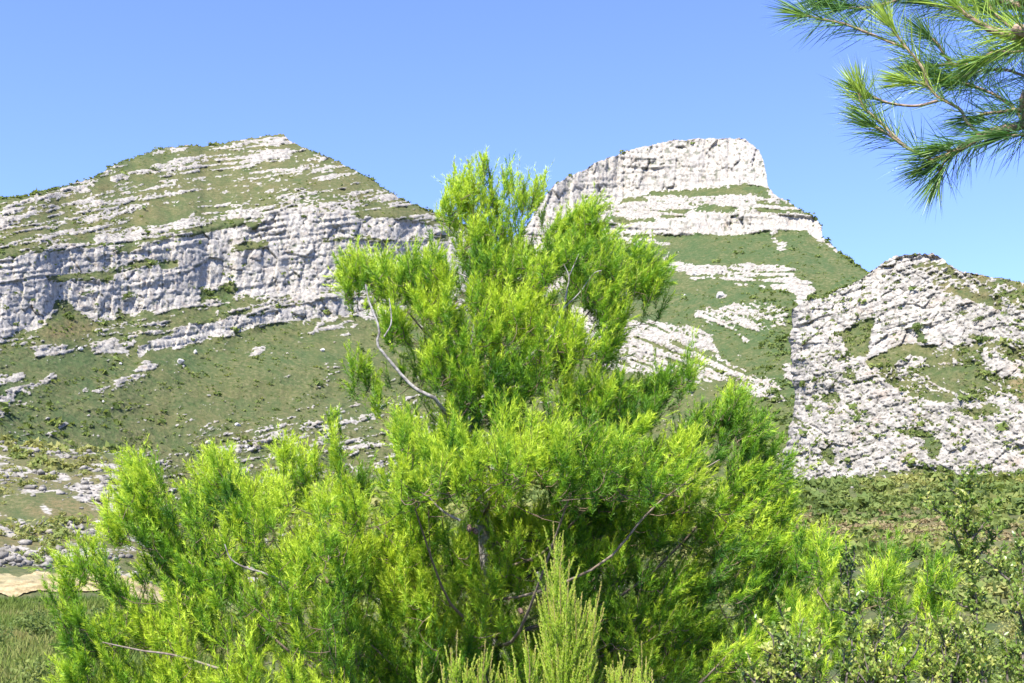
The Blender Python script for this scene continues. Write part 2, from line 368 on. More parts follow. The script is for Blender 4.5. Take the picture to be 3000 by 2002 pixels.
# main cliff
p(1, .97, 1, [(-80, 850), (0, 850), (200, 820), (420, 805), (620, 785), (780, 830), (900, 780), (1060, 735), (1240, 700), (1450, 650), (1600, 615), (1650, 585), (1900, 575), (2300, 595), (2600, 640), (2950, 720), (2950, 1080), (2300, 1060), (2060, 1040), (1800, 1080), (1600, 1085), (1420, 1100), (1440, 1010), (1380, 1000), (1250, 1060), (1240, 1120), (1100, 1180), (870, 1180), (840, 1215), (770, 1205), (740, 1130), (720, 1150), (720, 1215), (600, 1220), (500, 1190), (400, 1090), (335, 1100), (340, 1190), (240, 1290), (100, 1300), (50, 1360), (-80, 1390)])
p(1, .15, .1, [(265, 945), (480, 950), (780, 890), (830, 850), (1100, 868), (1125, 888), (1010, 930), (960, 895), (720, 950), (680, 985), (400, 985), (310, 990)], .6)
p(1, .1, .2, [(1380, 790), (1500, 745), (1640, 745), (1640, 785), (1400, 812)], .5)
p(1, .5, .5, [(1500, 660), (1560, 600), (1650, 590), (1600, 640), (1560, 670)])
p(1, .05, .3, [(600, 1000), (680, 955), (710, 990), (640, 1005)], 1)
p(1, .05, .4, [(740, 1110), (760, 1060), (840, 1060), (780, 1110)], 1)
p(1, .05, .1, [(1215, 1020), (1340, 1060), (1370, 1000), (1450, 1000), (1430, 1090), (1300, 1120), (1230, 1130)], 1)
p(1, .2, .6, [(470, 1075), (500, 1045), (590, 1050), (570, 1075), (490, 1088)], .3)  # dark slit under the overhang, its shade painted in as grass cover
p(1, .3, .5, [(1960, 720), (2300, 720), (2300, 740), (1960, 745)], .3)
p(3, .35, .6, [(260, 400), (700, 380), (780, 440), (560, 470), (280, 460)], .3)
p(3, .3, .5, [(330, 580), (560, 590), (820, 560), (820, 600), (330, 610)], .3)
# benches below
p(1, .30, 0, [(340, 1110), (380, 1090), (420, 1120), (520, 1200), (700, 1230), (870, 1190), (1240, 1130), (1440, 1100), (2100, 1050), (2300, 1060), (2300, 1100), (1400, 1210), (1000, 1300), (600, 1380), (-80, 1400), (-80, 1380), (100, 1310), (260, 1290)], .55)
p(1, .08, 0, [(330, 1190), (420, 1140), (500, 1200), (560, 1240), (460, 1250), (330, 1240)], 1)
p(1, .05, 0, [(260, 1290), (420, 1250), (640, 1250), (560, 1310), (400, 1350), (280, 1360)], .2, 1)
p(1, .05, 0, [(1180, 1200), (1340, 1140), (1300, 1240), (1200, 1250)], .9)
p(1, .68, .2, [(740, 1360), (880, 1300), (1040, 1228), (980, 1280), (860, 1330), (800, 1385)], .3)
p(1, .55, .2, [(1340, 1180), (1500, 1130), (1800, 1085), (2090, 1040), (2300, 1060), (2300, 1100), (2090, 1090), (1750, 1150), (1450, 1190)], .3)
p(1, .97, 1, [(845, 1430), (850, 1380), (1040, 1330), (1110, 1270), (1260, 1250), (1400, 1215), (1430, 1190), (1600, 1195), (1740, 1160), (1900, 1120), (2090, 1090), (2400, 1110), (2500, 1150), (2400, 1230), (2160, 1190), (2080, 1215), (1960, 1230), (1940, 1200), (1900, 1230), (1750, 1235), (1500, 1290), (1340, 1325), (1100, 1400), (920, 1410), (870, 1455)])
p(3, .95, .9, [(800, 950), (850, 900), (940, 970), (930, 1000), (860, 990)])
p(1, .95, .9, [(540, 1430), (620, 1365), (700, 1335), (790, 1380), (790, 1430), (700, 1480), (600, 1505), (550, 1480)])
p(1, .80, .5, [(180, 1365), (380, 1365), (410, 1400), (400, 1430), (280, 1505), (220, 1440)])
p(1, .5, 0, [(380, 1420), (490, 1380), (500, 1400), (400, 1440)])
# lower meadow
p(9, .10, 0, [(-60, 620), (900, 500), (1560, 560), (2200, 520), (3300, 420), (6400, 400), (8200, 900), (8200, 3400), (-60, 3400)], .75, .05)
p(0, .12, 0, [(380, 1180), (700, 1100), (1200, 1050), (1900, 1150), (1900, 1600), (0, 1700), (0, 1420), (300, 1350)], .45, .12)
p(0, .26, 0, [(560, 1300), (800, 1200), (1200, 1160), (1500, 1200), (1500, 1420), (1000, 1450), (500, 1460), (150, 1400), (200, 1330)], .4, .15)
p(1, .75, .1, [(1540, 1450), (1545, 1410), (1640, 1365), (1610, 1410), (1575, 1450)])
p(1, .80, .2, [(1870, 1335), (1950, 1262), (2180, 1240), (2190, 1270), (1960, 1292)])
p(1, .60, .1, [(1730, 1365), (1800, 1335), (1860, 1325), (1850, 1370)])
p(1, .55, .1, [(2000, 1340), (2140, 1300), (2160, 1315), (2020, 1360)])
p(9, .95, .0, [(-60, 1020), (0, 990), (100, 960), (290, 850), (270, 900), (400, 890), (600, 785), (655, 780), (600, 830), (440, 900), (380, 965), (270, 960), (180, 1010), (160, 1080), (90, 1120), (100, 1180), (0, 1260), (-60, 1290)])
p(9, .90, .5, [(-60, 770), (150, 770), (300, 745), (310, 790), (200, 850), (-60, 880)])
p(9, .92, 0, [(830, 1020), (960, 920), (1100, 925), (1270, 870), (1440, 810), (1560, 720), (1700, 620), (1820, 630), (1790, 690), (1680, 770), (1500, 820), (1350, 935), (1290, 950), (1330, 900), (1210, 960), (1080, 1020), (1060, 970), (950, 970), (900, 1030)])
p(9, .85, 0, [(380, 1570), (560, 1450), (720, 1350), (620, 1330), (780, 1275), (800, 1290), (700, 1390), (540, 1490), (430, 1560)])
p(10, .85, .1, [(130, 680), (220, 640), (400, 605), (400, 625), (250, 670), (160, 700)])
p(10, .75, .1, [(910, 270), (920, 245), (1020, 232), (1030, 250)])
p(10, .65, .1, [(740, 520), (900, 490), (940, 510), (800, 550)])
p(10, .93, .6, [(1180, 640), (1200, 590), (1290, 570), (1290, 510), (1400, 440), (1430, 480), (1360, 560), (1280, 600), (1260, 720), (1210, 760)])
p(10, .95, .6, [(1440, 560), (1600, 540), (1700, 510), (1840, 550), (2150, 560), (2190, 610), (2090, 650), (2080, 620), (1960, 640), (1960, 720), (1900, 720), (1820, 650), (1720, 690), (1560, 700), (1450, 620)])
p(10, .95, .6, [(1920, 880), (1980, 780), (2080, 760), (2130, 780), (2060, 860), (1980, 890)])
p(10, .70, .3, [(1730, 320), (1900, 260), (2130, 190), (2230, 210), (2180, 240), (2000, 270), (1850, 310)])
p(10, .8, .3, [(1120, 380), (1170, 355), (1220, 375), (1170, 400)])
p(10, .50, .2, [(750, 880), (860, 870), (960, 1000), (900, 1060), (800, 950)])
p(10, .50, .2, [(500, 640), (830, 620), (830, 680), (520, 760)])
p(10, .75, .3, [(430, 900), (480, 840), (560, 820), (560, 860), (460, 920)])
layer('mountain_left', fr(1, [(-260, 500), (0, 488), (60, 480), (200, 465), (280, 440), (400, 405), (530, 368), (600, 350), (660, 300), (740, 262), (820, 235), (900, 205), (1000, 178), (1150, 158), (1250, 165), (1400, 138), (1560, 112), (1680, 92), (1740, 88), (1775, 130), (1850, 170), (1960, 212), (2080, 265), (2150, 300), (2300, 385)])
      + fr(3, [(420, 290), (560, 370), (700, 430), (800, 462), (850, 490), (930, 527)]) + [(1450, 740), (1550, 860), (1700, 1010), (1800, 1150), (1880, 1360), (1960, 1600)],
      (-160, 1930), 1530, [(-200, 360), (600, 440), (1200, 480), (1900, 520)], L, ang=[(200, 620, -14, 60, 7), (900, 560, -10, 60, 6.5), (1300, 700, 6, 80, 7), (500, 900, -10, 50, 9), (400, 1300, -16, 40, 8), (1000, 1300, -14, 40, 8)], seed=100)
# --- right mountain
L = []
p(8, .75, .7, [(-300, 1200), (-60, 700), (120, 630), (220, 440), (560, 220), (800, 130), (1100, 55), (1620, 40), (1720, 130), (1790, 420), (2000, 550), (2140, 620), (2160, 760), (2050, 760), (1600, 740), (700, 740), (400, 1100), (-200, 1300)], .4)
p(8, .98, 1, [(-300, 1200), (-60, 700), (120, 630), (220, 440), (300, 360), (560, 220), (800, 130), (1100, 55), (1620, 40), (1720, 130), (1770, 310), (1780, 400), (1680, 355), (1560, 375), (1340, 395), (1200, 420), (960, 430), (820, 470), (640, 530), (580, 560), (500, 700), (300, 900), (-200, 1300)])
p(8, .08, .1, [(640, 530), (820, 470), (960, 430), (1340, 398), (1560, 378), (1700, 390), (1790, 440), (1830, 490), (1700, 470), (1600, 450), (1200, 458), (960, 450), (800, 492), (650, 545)], .75)
p(8, .45, .2, [(1620, 440), (1850, 480), (2010, 580), (1900, 590), (1640, 560)], .5)
p(8, .10, .1, [(690, 600), (900, 620), (1180, 605), (1190, 622), (900, 642), (690, 638)], .6)
p(8, .30, .2, [(1220, 500), (1480, 520), (1600, 540), (1520, 562), (1240, 540)], .5)
p(8, .98, 1, [(560, 680), (620, 665), (900, 640), (1200, 605), (1220, 560), (1400, 572), (1640, 560), (1900, 590), (2020, 600), (2080, 605), (2150, 650), (2150, 760), (2080, 740), (2000, 690), (1820, 685), (1640, 695), (1600, 722), (1400, 732), (1200, 718), (1100, 722), (900, 712), (700, 722), (560, 745)])
p(8, .06, 0, [(560, 745), (900, 715), (1200, 722), (1600, 726), (1660, 698), (2000, 692), (2140, 770), (2420, 960), (2600, 1200), (2100, 1500), (1000, 1500), (300, 1300), (400, 900)], .95, 0)
p(8, .40, .1, [(560, 745), (900, 720), (1100, 720), (1100, 800), (950, 790), (700, 820), (560, 800)], .5, .2)
p(8, .90, .4, [(2160, 800), (2190, 770), (2260, 830), (2250, 860)])
p(8, .95, 0, [(1765, 745), (1800, 705), (1830, 755), (1900, 765), (1905, 800), (1860, 832), (1810, 795)])
p(8, .7, 0, [(1000, 880), (1020, 870), (1070, 870), (1060, 890)])
p(8, .80, .5, [(1010, 940), (1100, 912), (1200, 928), (1500, 925), (1800, 938), (1960, 968), (1960, 1030), (2070, 1055), (2070, 1150), (2000, 1190), (1960, 1115), (1850, 1072), (1750, 1052), (1640, 1050), (1640, 1078), (1460, 1035), (1300, 1022), (1275, 1048), (1225, 1035), (1200, 985), (1100, 955), (1010, 960)])
p(8, .25, 0, [(1620, 1030), (1660, 1000), (1740, 1010), (1720, 1040)], .4)
p(8, .80, .1, [(1680, 1055), (1730, 1070), (1775, 1110), (1700, 1090)])
p(8, .80, .2, [(1385, 1115), (1470, 1125), (1455, 1175), (1410, 1150)])
p(4, .90, .5, [(235, 540), (400, 518), (500, 488), (620, 490), (725, 540), (715, 612), (640, 632), (560, 645), (490, 625), (520, 705), (470, 692), (420, 640), (340, 610), (250, 572)])
p(4, .90, .4, [(-400, 500), (0, 590), (100, 585), (200, 608), (330, 680), (365, 765), (280, 765), (150, 690), (0, 650), (-400, 640)])
p(4, .55, .1, [(-400, 640), (0, 650), (150, 690), (350, 765), (500, 850), (640, 900), (715, 950), (700, 1005), (560, 985), (400, 905), (200, 905), (-400, 800)], .5)
p(4, .04, 0, [(715, 470), (765, 500), (765, 540), (720, 660), (730, 1000), (700, 980), (640, 880), (560, 800), (500, 700), (640, 650), (715, 600)], 1)
p(4, .95, .7, [(610, 410), (760, 395), (850, 400), (835, 470), (800, 540), (765, 530), (740, 460), (640, 420)])
p(4, .90, .6, [(655, 820), (700, 800), (780, 790), (760, 830), (720, 850), (780, 860), (760, 910), (670, 900), (700, 860)])
p(4, .08, 0, [(-400, 900), (200, 910), (400, 910), (560, 990), (760, 1010), (760, 1600), (-400, 1600)], .3, .3)
p(4, .5, .1, [(170, 960), (230, 935), (300, 940), (290, 960), (200, 970)])
layer('mountain_right', [(1280, 950), (1400, 800), (1460, 740)] + fr(8, [(20, 740), (120, 640), (175, 530), (220, 460), (300, 375), (380, 328), (480, 288), (560, 238), (680, 188), (800, 148), (920, 110), (1100, 75), (1300, 62), (1600, 62), (1640, 90), (1700, 140), (1732, 220), (1752, 310), (1760, 390), (1800, 440), (1900, 500), (2000, 560), (2080, 605), (2132, 660), (2137, 745), (2200, 790), (2250, 845), (2350, 920)]) + [(2540, 800), (2700, 900), (3000, 1050)],
      (1285, 2800), 1530, [(1200, 570), (2300, 490), (3000, 470)], L, ang=[(1900, 520, 4, 26, 30), (1900, 640, 1, 60, 7), (2200, 620, 2, 60, 7), (2100, 820, 6, 40, 9), (2150, 1080, 30, 50, 7), (2250, 950, 20, 30, 10)], seed=300, bg=(.1, 0, .9, 0), slab=(.5, 26, 70, 0), tilt2=-.42, ysp=(830, 960), tilt=-.02, stra=2.2)
# --- rocky hill on the right
L = []
p(4, .45, .1, [(1200, 300), (1530, 300), (2800, 400), (2800, 520), (1888, 540), (1600, 480), (1400, 420)], .4, .4)
p(4, .15, 0, [(1480, 400), (1620, 430), (1740, 480), (1700, 500), (1560, 460)], .7)
p(4, .95, .7, [(1180, 320), (1250, 260), (1520, 262), (1540, 300), (1350, 290), (1240, 320)])
p(4, .90, .4, [(1240, 350), (1340, 330), (1450, 370), (1460, 405), (1330, 412), (1300, 380)])
p(4, .90, .6, [(760, 560), (850, 450), (1020, 400), (1180, 330), (1240, 360), (1180, 420), (1380, 440), (1320, 480), (1150, 560), (980, 610), (900, 640), (760, 610)])
p(4, .92, .8, [(700, 760), (715, 640), (760, 600), (880, 640), (910, 690), (850, 740), (760, 770)])
p(4, .03, 0, [(960, 660), (1155, 570), (1130, 640), (1122, 765), (1020, 775), (1000, 700)], .55)
p(4, .96, .7, [(1125, 740), (1155, 570), (1340, 480), (1480, 470), (1500, 560), (1640, 650), (1560, 720), (1400, 745), (1320, 700), (1180, 745), (1100, 790)])
p(4, .15, .2, [(1340, 620), (1370, 590), (1420, 700), (1380, 700)], 1)
p(4, .42, .0, [(1100, 800), (1300, 710), (1560, 725), (1640, 640), (1780, 690), (2800, 800), (2800, 1000), (1888, 950), (1700, 1000), (1400, 1000), (1260, 940), (1180, 860)], .35, .15)
p(4, .10, .0, [(1100, 800), (1300, 705), (1480, 725), (1420, 780), (1280, 800), (1230, 840)], .4)
p(4, .10, .0, [(1420, 840), (1700, 820), (1740, 930), (1560, 960), (1440, 900)], .45)
p(4, .88, .3, [(1700, 740), (1790, 760), (1888, 830), (1870, 890), (1800, 880), (1730, 830)])
p(4, .88, .3, [(1250, 800), (1340, 770), (1420, 800), (1400, 840), (1280, 830)])
p(4, .15, 0, [(1820, 890), (1888, 880), (2300, 900), (2300, 1020), (1888, 1000)], .3, .8)
p(4, .12, 0, [(1180, 1125), (1400, 1150), (1500, 1200), (1490, 1250), (1440, 1300), (1410, 1200), (1280, 1160)], .8)
p(4, .12, 0, [(870, 960), (960, 970), (980, 1010), (900, 1000)], .6)
p(4, .20, 0, [(885, 1250), (940, 1235), (970, 1280), (940, 1330), (895, 1300)], .5)
p(4, .20, 0, [(980, 870), (1010, 830), (1060, 850), (1050, 890)], .6)
p(4, .15, 0, [(1580, 1050), (1760, 1020), (1800, 1060), (1700, 1090)], .5)
p(4, .35, 0, [(1060, 1370), (1500, 1330), (1600, 1400), (1100, 1410)], .4, .3)
layer('rocky_hill', [(2268, 905), (2295, 884), (2325, 868)] + fr(4, [(770, 480), (800, 480), (850, 448), (1000, 408), (1100, 358), (1150, 322), (1200, 288), (1250, 262), (1350, 253), (1450, 250), (1510, 278), (1530, 308), (1600, 340), (1750, 370), (1888, 390), (2400, 470)]),
      (2268, 3240), 1530, [(2250, 330), (3200, 300)], L, base_tan=.95, dx=2.5, dy=2.5, ang=[(2400, 850, -18, 60, 8), (2650, 820, -16, 50, 8), (2850, 900, 30, 40, 9), (2500, 1150, 40, 30, 16), (2750, 1300, 36, 34, 12), (2950, 1250, 34, 40, 10)], relief=.95,
      bg=(.84, .18, .45, .1), seed=500, slab=(.85, 58, 34, -20), tilt2=-.55, ysp=(960, 1120), tilt=.30, stra=3.0, edge=[(760, 60), (870, 68), (930, 52), (1010, 42), (1075, 50), (1135, 60), (1180, 58), (1250, 46), (1300, 34), (1360, 22), (1420, 18), (1460, 40), (1530, 70)])

# ------------------------------------------------------------------ near ground: one sheet to the horizon
DL = [0, 5, 15, 30, 60, 86, 92, 98, 130, 170, 200, 260, 400, 600, 9000]; ZL = [0, 0, -.2, .1, 1.4, 3.0, 4.55, 5.0, 12.2, 21.9, 22, 14, 0, -9, -12]
DR = [0, 5, 15, 35, 70, 120, 190, 260, 312, 330, 420, 600, 9000]; ZR = [0, 0, -.3, -.1, .7, 4.0, 11.3, 22.5, 32, 32, 8, -9, -12]
def gz(x, y):
    D = np.hypot(x, y); az = np.degrees(np.arctan2(x, y))
    wt = sstep(-17.5, -12, az); out = sstep(60, 110, np.abs(az))
    # rocky slope on the left sinks towards the middle
    zl = np.interp(D, DL, ZL); zr = np.interp(D, DR, ZR)
    z = zl * (1 - wt) + zr * wt
    z = z * (1 - out) + out * np.minimum(z, -.002 * D)
    n = (fbm(x / 22 + 50, y / 22, 4, 701) - .5); n2 = (fbm(x / 2.6 + 9, y / 2.6, 4, 702) - .5)
    return z + n * 2.6 * sstep(12, 90, D) + n2 * .5 * sstep(3, 40, D) + .05 * (fbm(x / .5, y / .5, 2, 703) - .5)
az = np.radians(np.concatenate([np.linspace(-180, -27, 50)[:-1], np.linspace(-27, 27, 330), np.linspace(27, 180, 50)[1:]]))
Dg = np.concatenate([[.02], np.geomspace(.4, 12, 40), np.geomspace(12.3, 350, 215)[:], np.geomspace(360, 9000, 16)])
AZ, DG = np.meshgrid(az, Dg); gx = DG * np.sin(AZ); gy = DG * np.cos(AZ); gzv = gz(gx, gy)
azd = np.degrees(AZ)
rk = .10 + .26 * (sstep(97, 104, DG) * sstep(-13, -17, azd)) * (1 - sstep(60, 100, np.abs(azd))) 
sr = gx * .8 + gy * .35
rk = rk + 1.3 * (fbm(sr / 9, gy / 7, 4, 711) - .5) + 1.8 * (fbm(sr / 2.2, gy / 1.8, 3, 712, .7) - .5) * sstep(90, 100, DG)
rk = np.clip(np.where(rk > 0, rk, 0), 0, 1) * np.where((azd > -4) | (DG < 96), .45, 1)
dryv = np.clip(.12 + 1.3 * (fbm(gx / 16, gy / 16, 3, 713) - .45), 0, 1)
dryv = np.maximum(dryv, .8 * sstep(97, 104, DG) * sstep(-13, -17, azd) * sstep(.4, .6, fbm(gx / 7, gy / 5, 3, 716)))
dryv = np.maximum(dryv, .9 * sstep(24, 12, np.hypot(gx - 62, (gy - 205) * .5)))
tonev = np.clip(.55 + 1.4 * (fbm(gx / 20, gy / 20, 3, 714) - .5), 0, 1)
gr = mesh_obj('ground', np.stack([gx, gy, gzv], -1).reshape(-1, 3), grid_faces(*gx.shape)[:, ::-1], M_NEAR, None, {'rock': rk, 'tone': tonev, 'dry': dryv, 'dark': 0 * rk, 'cliff': 0 * rk}, True)
gr['kind'] = 'structure'
# broken stones lying over the rocky slope and the ground
STONE = []
for s_ in range(6):
    rs = np.random.default_rng(900 + s_); q = unit(rs.normal(size=(12, 3))); 
    import bmesh
    bm = bmesh.new()
    for v in q: bm.verts.new(v * rs.uniform(.6, 1.0) * [1, .9, .7])
    bmesh.ops.convex_hull(bm, input=bm.verts); bmesh.ops.triangulate(bm, faces=bm.faces)
    bm.verts.index_update(); STONE.append((np.array([v.co[:] for v in bm.verts]), np.array([[v.index for v in f.verts] for f in bm.faces]))); bm.free()
Vs, Fs = [], []; n = 0
a = np.concatenate([rng.uniform(-27, -15, 4000), rng.uniform(-27, 27, 500)]); d = np.concatenate([rng.uniform(96, 190, 4000), rng.uniform(90, 300, 500)])
x = d * np.sin(np.radians(a)); y = d * np.cos(np.radians(a)); ok = fbm((x * .8 + y * .35) / 9, y / 7, 4, 711) > rng.uniform(.42, .60, len(x)); ok[-500:] = True
x, y = x[ok], y[ok]; z = gz(x, y)
for j in range(len(x)):
    V, F = STONE[j % 6]; sz = .15 + .6 * random.random() ** 3; an = random.uniform(0, 6.28); c, s = math.cos(an), math.sin(an)
    Vs.append(V @ np.array([[c, s, 0], [-s, c, 0], [0, 0, 1]]) * sz + [x[j], y[j], z[j] + sz * .2]); Fs.append(F + n); n += len(V)
STONES = (np.concatenate(Vs), np.concatenate(Fs))
# sandy track across the left slope
m, nt_, b_ = newmat('track_sand'); ps = N(nt_, 'ShaderNodeNewGeometry').outputs['Position']
nn = noise(nt_, ps, 1.1, 6, .75); n5 = noise(nt_, ps, .35, 4, .6)
nt_.links.new(mix(nt_, math_(nt_, 'MULTIPLY', ramp(nt_, n5, .50, .66), .6), mix(nt_, ramp(nt_, nn, .38, .60), (.22, .16, .065), (.42, .33, .165)), (.13, .13, .06)), b_.inputs['Base Color'])
bp = N(nt_, 'ShaderNodeBump'); bp.inputs['Distance'].default_value = .35; nt_.links.new(nn, bp.inputs['Height']); nt_.links.new(bp.outputs[0], b_.inputs['Normal']); b_.inputs['Roughness'].default_value = .95
ta = np.radians(np.linspace(-27, -14, 200)); tw = np.linspace(0, 1, 14)
TA, TW = np.meshgrid(ta, tw); edge = .5 * np.sin(TA * 160) + 1.2 * (fbm(TA * 200, TW * 3, 3, 720) - .5)
TD = 87.2 + edge + TW * (4.4) + (TA - R(-22)) * 6
tx = TD * np.sin(TA); ty = TD * np.cos(TA)
tr = mesh_obj('track', np.stack([tx, ty, gz(tx, ty) + .10 + .10 * np.sin(TW * math.pi)], -1).reshape(-1, 3), grid_faces(*TA.shape)[:, ::-1], m, None, None, True); tr['kind'] = 'structure'

# ------------------------------------------------------------------ boulders and bushes on the slopes
m_b, nt_, b_ = newmat('boulder_limestone'); tc = N(nt_, 'ShaderNodeTexCoord').outputs['Object']; nn = noise(nt_, tc, .9, 5, .65)
nt_.links.new(mix(nt_, ramp(nt_, nn, .38, .62), (.28, .26, .23), (.46, .44, .40)), b_.inputs['Base Color']); b_.inputs['Roughness'].default_value = .9
bp = N(nt_, 'ShaderNodeBump'); bp.inputs['Distance'].default_value = .3; nt_.links.new(nn, bp.inputs['Height']); nt_.links.new(bp.outputs[0], b_.inputs['Normal'])
m_s = m_b.copy(); m_s.name = 'weathered_stone'
for n_ in m_s.node_tree.nodes:
    if n_.type == 'MIX': n_.inputs[6].default_value = (.12, .108, .085, 1); n_.inputs[7].default_value = (.25, .225, .185, 1)
so_ = mesh_obj('stones', STONES[0], STONES[1], m_s); so_['kind'] = 'stuff'
def boulder(name, loc, wx, hz, label, seed):
    bm = bmesh.new(); bmesh.ops.create_icosphere(bm, subdivisions=3, radius=1)
    rs = np.random.default_rng(seed); pl = unit(rs.normal(size=(9, 3))); of = rs.uniform(.55, .85, 9)
    for v in bm.verts:
        c = np.array(v.co)
        for q, f in zip(pl, of):
            d = c @ q
            if d > f: c = c - q * (d - f)
        v.co = (c[0] * wx / 1.6, c[1] * wx / 1.9, c[2] * hz / 1.6)
    me = bpy.data.meshes.new(name); bm.to_mesh(me); bm.free(); me.materials.append(m_b)
    o = bpy.data.objects.new(name, me); col.objects.link(o); o.location = loc
    o.rotation_euler = (0, 0, rs.uniform(0, 3)); tag(o, label, 'boulder', 'pale boulders lying on the mountain slopes'); return o
BOUL = [(527, 1062, 20, 13, 'white boulder alone on the green slope below the left end of the lower cliff band'),
        (573, 1036, 11, 10, 'small white boulder just right of and above the lone white one on the slope'),
        (943, 1029, 13, 8, 'small pale boulder on the slope left of the pine, below the pale ledge'),
        (353, 1068, 8, 6, 'tiny pale stone on the grass below the round rock lump'),
        (300, 1178, 8, 7, 'tiny pale stone on the green slope below the hooked scree streak'),
        (235, 1026, 14, 8, 'flat pale boulder on grass between the two rock lumps'),
        (375, 1372, 26, 16, 'grey boulder low on the meadow left of the pine, behind the first leafy plume'),
        (335, 1402, 34, 14, 'long flat whitish boulder low on the slope near the lower rocky ground'),
        (247, 1410, 44, 8, 'very flat long pale slab low on the left slope'),
        (609, 1298, 20, 10, 'pale stone at the left end of the small ledges on the lower slope'),
        (695, 1247, 16, 8, 'lone pale stone in the middle of the brownish lower slope'),
        (1112, 1195, 26, 11, 'flat white boulder just below the dark pine bough on the left'),
        (996, 1228, 12, 14, 'upright pale stone beside the highest side plume of the pine'),
        (720, 1310, 9, 6, 'tiny pale stone between the side plumes of the pine'),
        (1022, 902, 20, 14, 'pale block at the pine edge under the main cliff')]
for i, (bx, by, bw, bh, lb) in enumerate(BOUL):
    q = hit('mountain_left', bx, by); s_ = np.linalg.norm(q - EYE) / FPX
    boulder('boulder', q + np.array([0, -bw * s_ * .2, bh * s_ * .15]), bw * s_, bh * s_ * 1.3, lb, 40 + i)
for i, (bx, by, bw, bh, lb) in enumerate([(2008, 1009, 0, 0, ''), (2032, 806, 17, 17, 'round white boulder hanging at the lower edge of the pale band under the right peak'),
        (2110, 869, 26, 20, 'pale block in the green meadow under the right peak'), (2005, 865, 8, 6, 'tiny white stone in the green meadow right of the pine top')]):
    if bw:
        q = hit('mountain_right', bx, by); s_ = np.linalg.norm(q - EYE) / FPX
        boulder('boulder', q, bw * s_, bh * s_, lb, 80 + i)

def bush_mesh(n, seed, leaf=.2, flat=.7):
    """leaf clumps scattered through lumpy volume, radius one"""
    rs = np.random.default_rng(seed); k = 7
    cc = rs.normal(size=(k, 3)) * [.42, .42, .22] + [0, 0, .35]; cr = rs.uniform(.35, .6, k)
    i = rs.integers(0, k, n); d = unit(rs.normal(size=(n, 3))); r = rs.random(n) ** .4
    c = cc[i] + d * (cr[i] * r)[:, None] * [1, 1, flat]; c[:, 2] = np.abs(c[:, 2])
    nn_ = unit(d * .7 + [0, -.15, .45] + rs.normal(size=(n, 3)) * .55); b = unit(np.cross(nn_, rs.normal(size=(n, 3)))); c2 = np.cross(nn_, b)
    L_ = leaf * rs.uniform(.6, 1.3, n)[:, None]
    V = np.stack([c - b * L_ * .5, c + b * L_ * .5, c + c2 * L_ * .9], 1).reshape(-1, 3)
    F = np.arange(3 * n).reshape(-1, 3); t = np.repeat(rs.random(n), 3)
    return V, F, t
BUSH = [bush_mesh(170, s, .26) for s in range(4)]; BUSHF = [bush_mesh(60, 10 + s, .46) for s in range(4)]; BUSHT = [bush_mesh(14, 20 + s, .95) for s in range(4)]
def scatter(name, pts, rad, lib, tones, mat=M_SCRUB):
    Vs, Fs, As = [], [], []; n = 0
    for q, r, t in zip(pts, rad, tones):
        V, F, a = lib[random.randrange(len(lib))]; an = random.uniform(0, 6.28); c, s = math.cos(an), math.sin(an)
        W = V @ np.array([[c, s, 0], [-s, c, 0], [0, 0, 1]]) * r + q - [0, 0, .12 * r]
        Vs.append(W); Fs.append(F + n); n += len(V); As.append(np.clip(t + .5 * (a - .5), 0, 1))
    o = mesh_obj(name, np.concatenate(Vs), np.concatenate(Fs), mat, None, {'tone': np.concatenate(As)}); o['kind'] = 'stuff'; return o
# scrub on the plain
n0 = 8200; a = rng.uniform(-27, 27, n0); d = np.sqrt(rng.uniform(22 ** 2, 318 ** 2, n0)); x = d * np.sin(np.radians(a)); y = d * np.cos(np.radians(a))
nv = fbm(x / 14., y / 14., 3, 731); left = (a < -14) & (d > 98)
dry_ = np.hypot(x - 62, (y - 205) * .5) < 18
ok = ~((a < -14) & (d > 172)) & ~((a < -12) & (d > 83) & (d < 98)) & (nv > np.where(left, .38, .33)) & ~(dry_ & (rng.random(n0) < .55)) & ~((a < -12) & (d < 83) & (nv < .46))
x, y, d, a, left = x[ok], y[ok], d[ok], a[ok], left[ok]; n0 = len(x)
r_ = np.clip(.85 * np.exp(.45 * rng.normal(size=n0)), .35, 2.4) * np.where(d > 220, 1.5, 1) * np.where(left, .8, 1) * np.where(d < 60, .75, 1)
t = np.clip(1.6 * (fbm(x / 9., y / 18., 2, 733) - .5) + np.where(left, .7, np.where(d < 230, .5, .4)) + rng.uniform(-.15, .15, n0), 0, 1)
PT = np.stack([x, y, gz(x, y)], -1)
BUSHN = [bush_mesh(800, 30 + s, .095) for s in range(4)]
for lo_, hi_, lib in ((0, 75, BUSHN), (75, 150, BUSH), (150, 999, BUSHF)):
    m_ = (d >= lo_) & (d < hi_); scatter('scrub', PT[m_], r_[m_], lib, t[m_])
ga = np.radians(rng.uniform(-27, -11, 3600)); gd = 20 + 64 * rng.random(3600) ** .8; GX = gd * np.sin(ga); GY = gd * np.cos(ga)
M_GR = leaf_mat('meadow_grass', (.085, .145, .026), (.16, .205, .04), (.25, .23, .08), .35, .8, .15)
def tuft(n, seed):
    rs = np.random.default_rng(seed); c = np.concatenate([rs.normal(size=(n, 2)) * .45, np.zeros((n, 1))], 1); a = rs.uniform(0, 6.28, n); w_ = np.stack([np.cos(a), np.sin(a), 0 * a], -1) * .07
    e = c + rs.normal(size=(n, 3)) * [.35, .35, 0] + [0, 0, 1] * rs.uniform(.35, 1.0, (n, 1)); return np.stack([c - w_, c + w_, e], 1).reshape(-1, 3), np.arange(3 * n).reshape(-1, 3), np.repeat(rs.random(n), 3)
TUFT = [tuft(30, 60 + k) for k in range(4)]
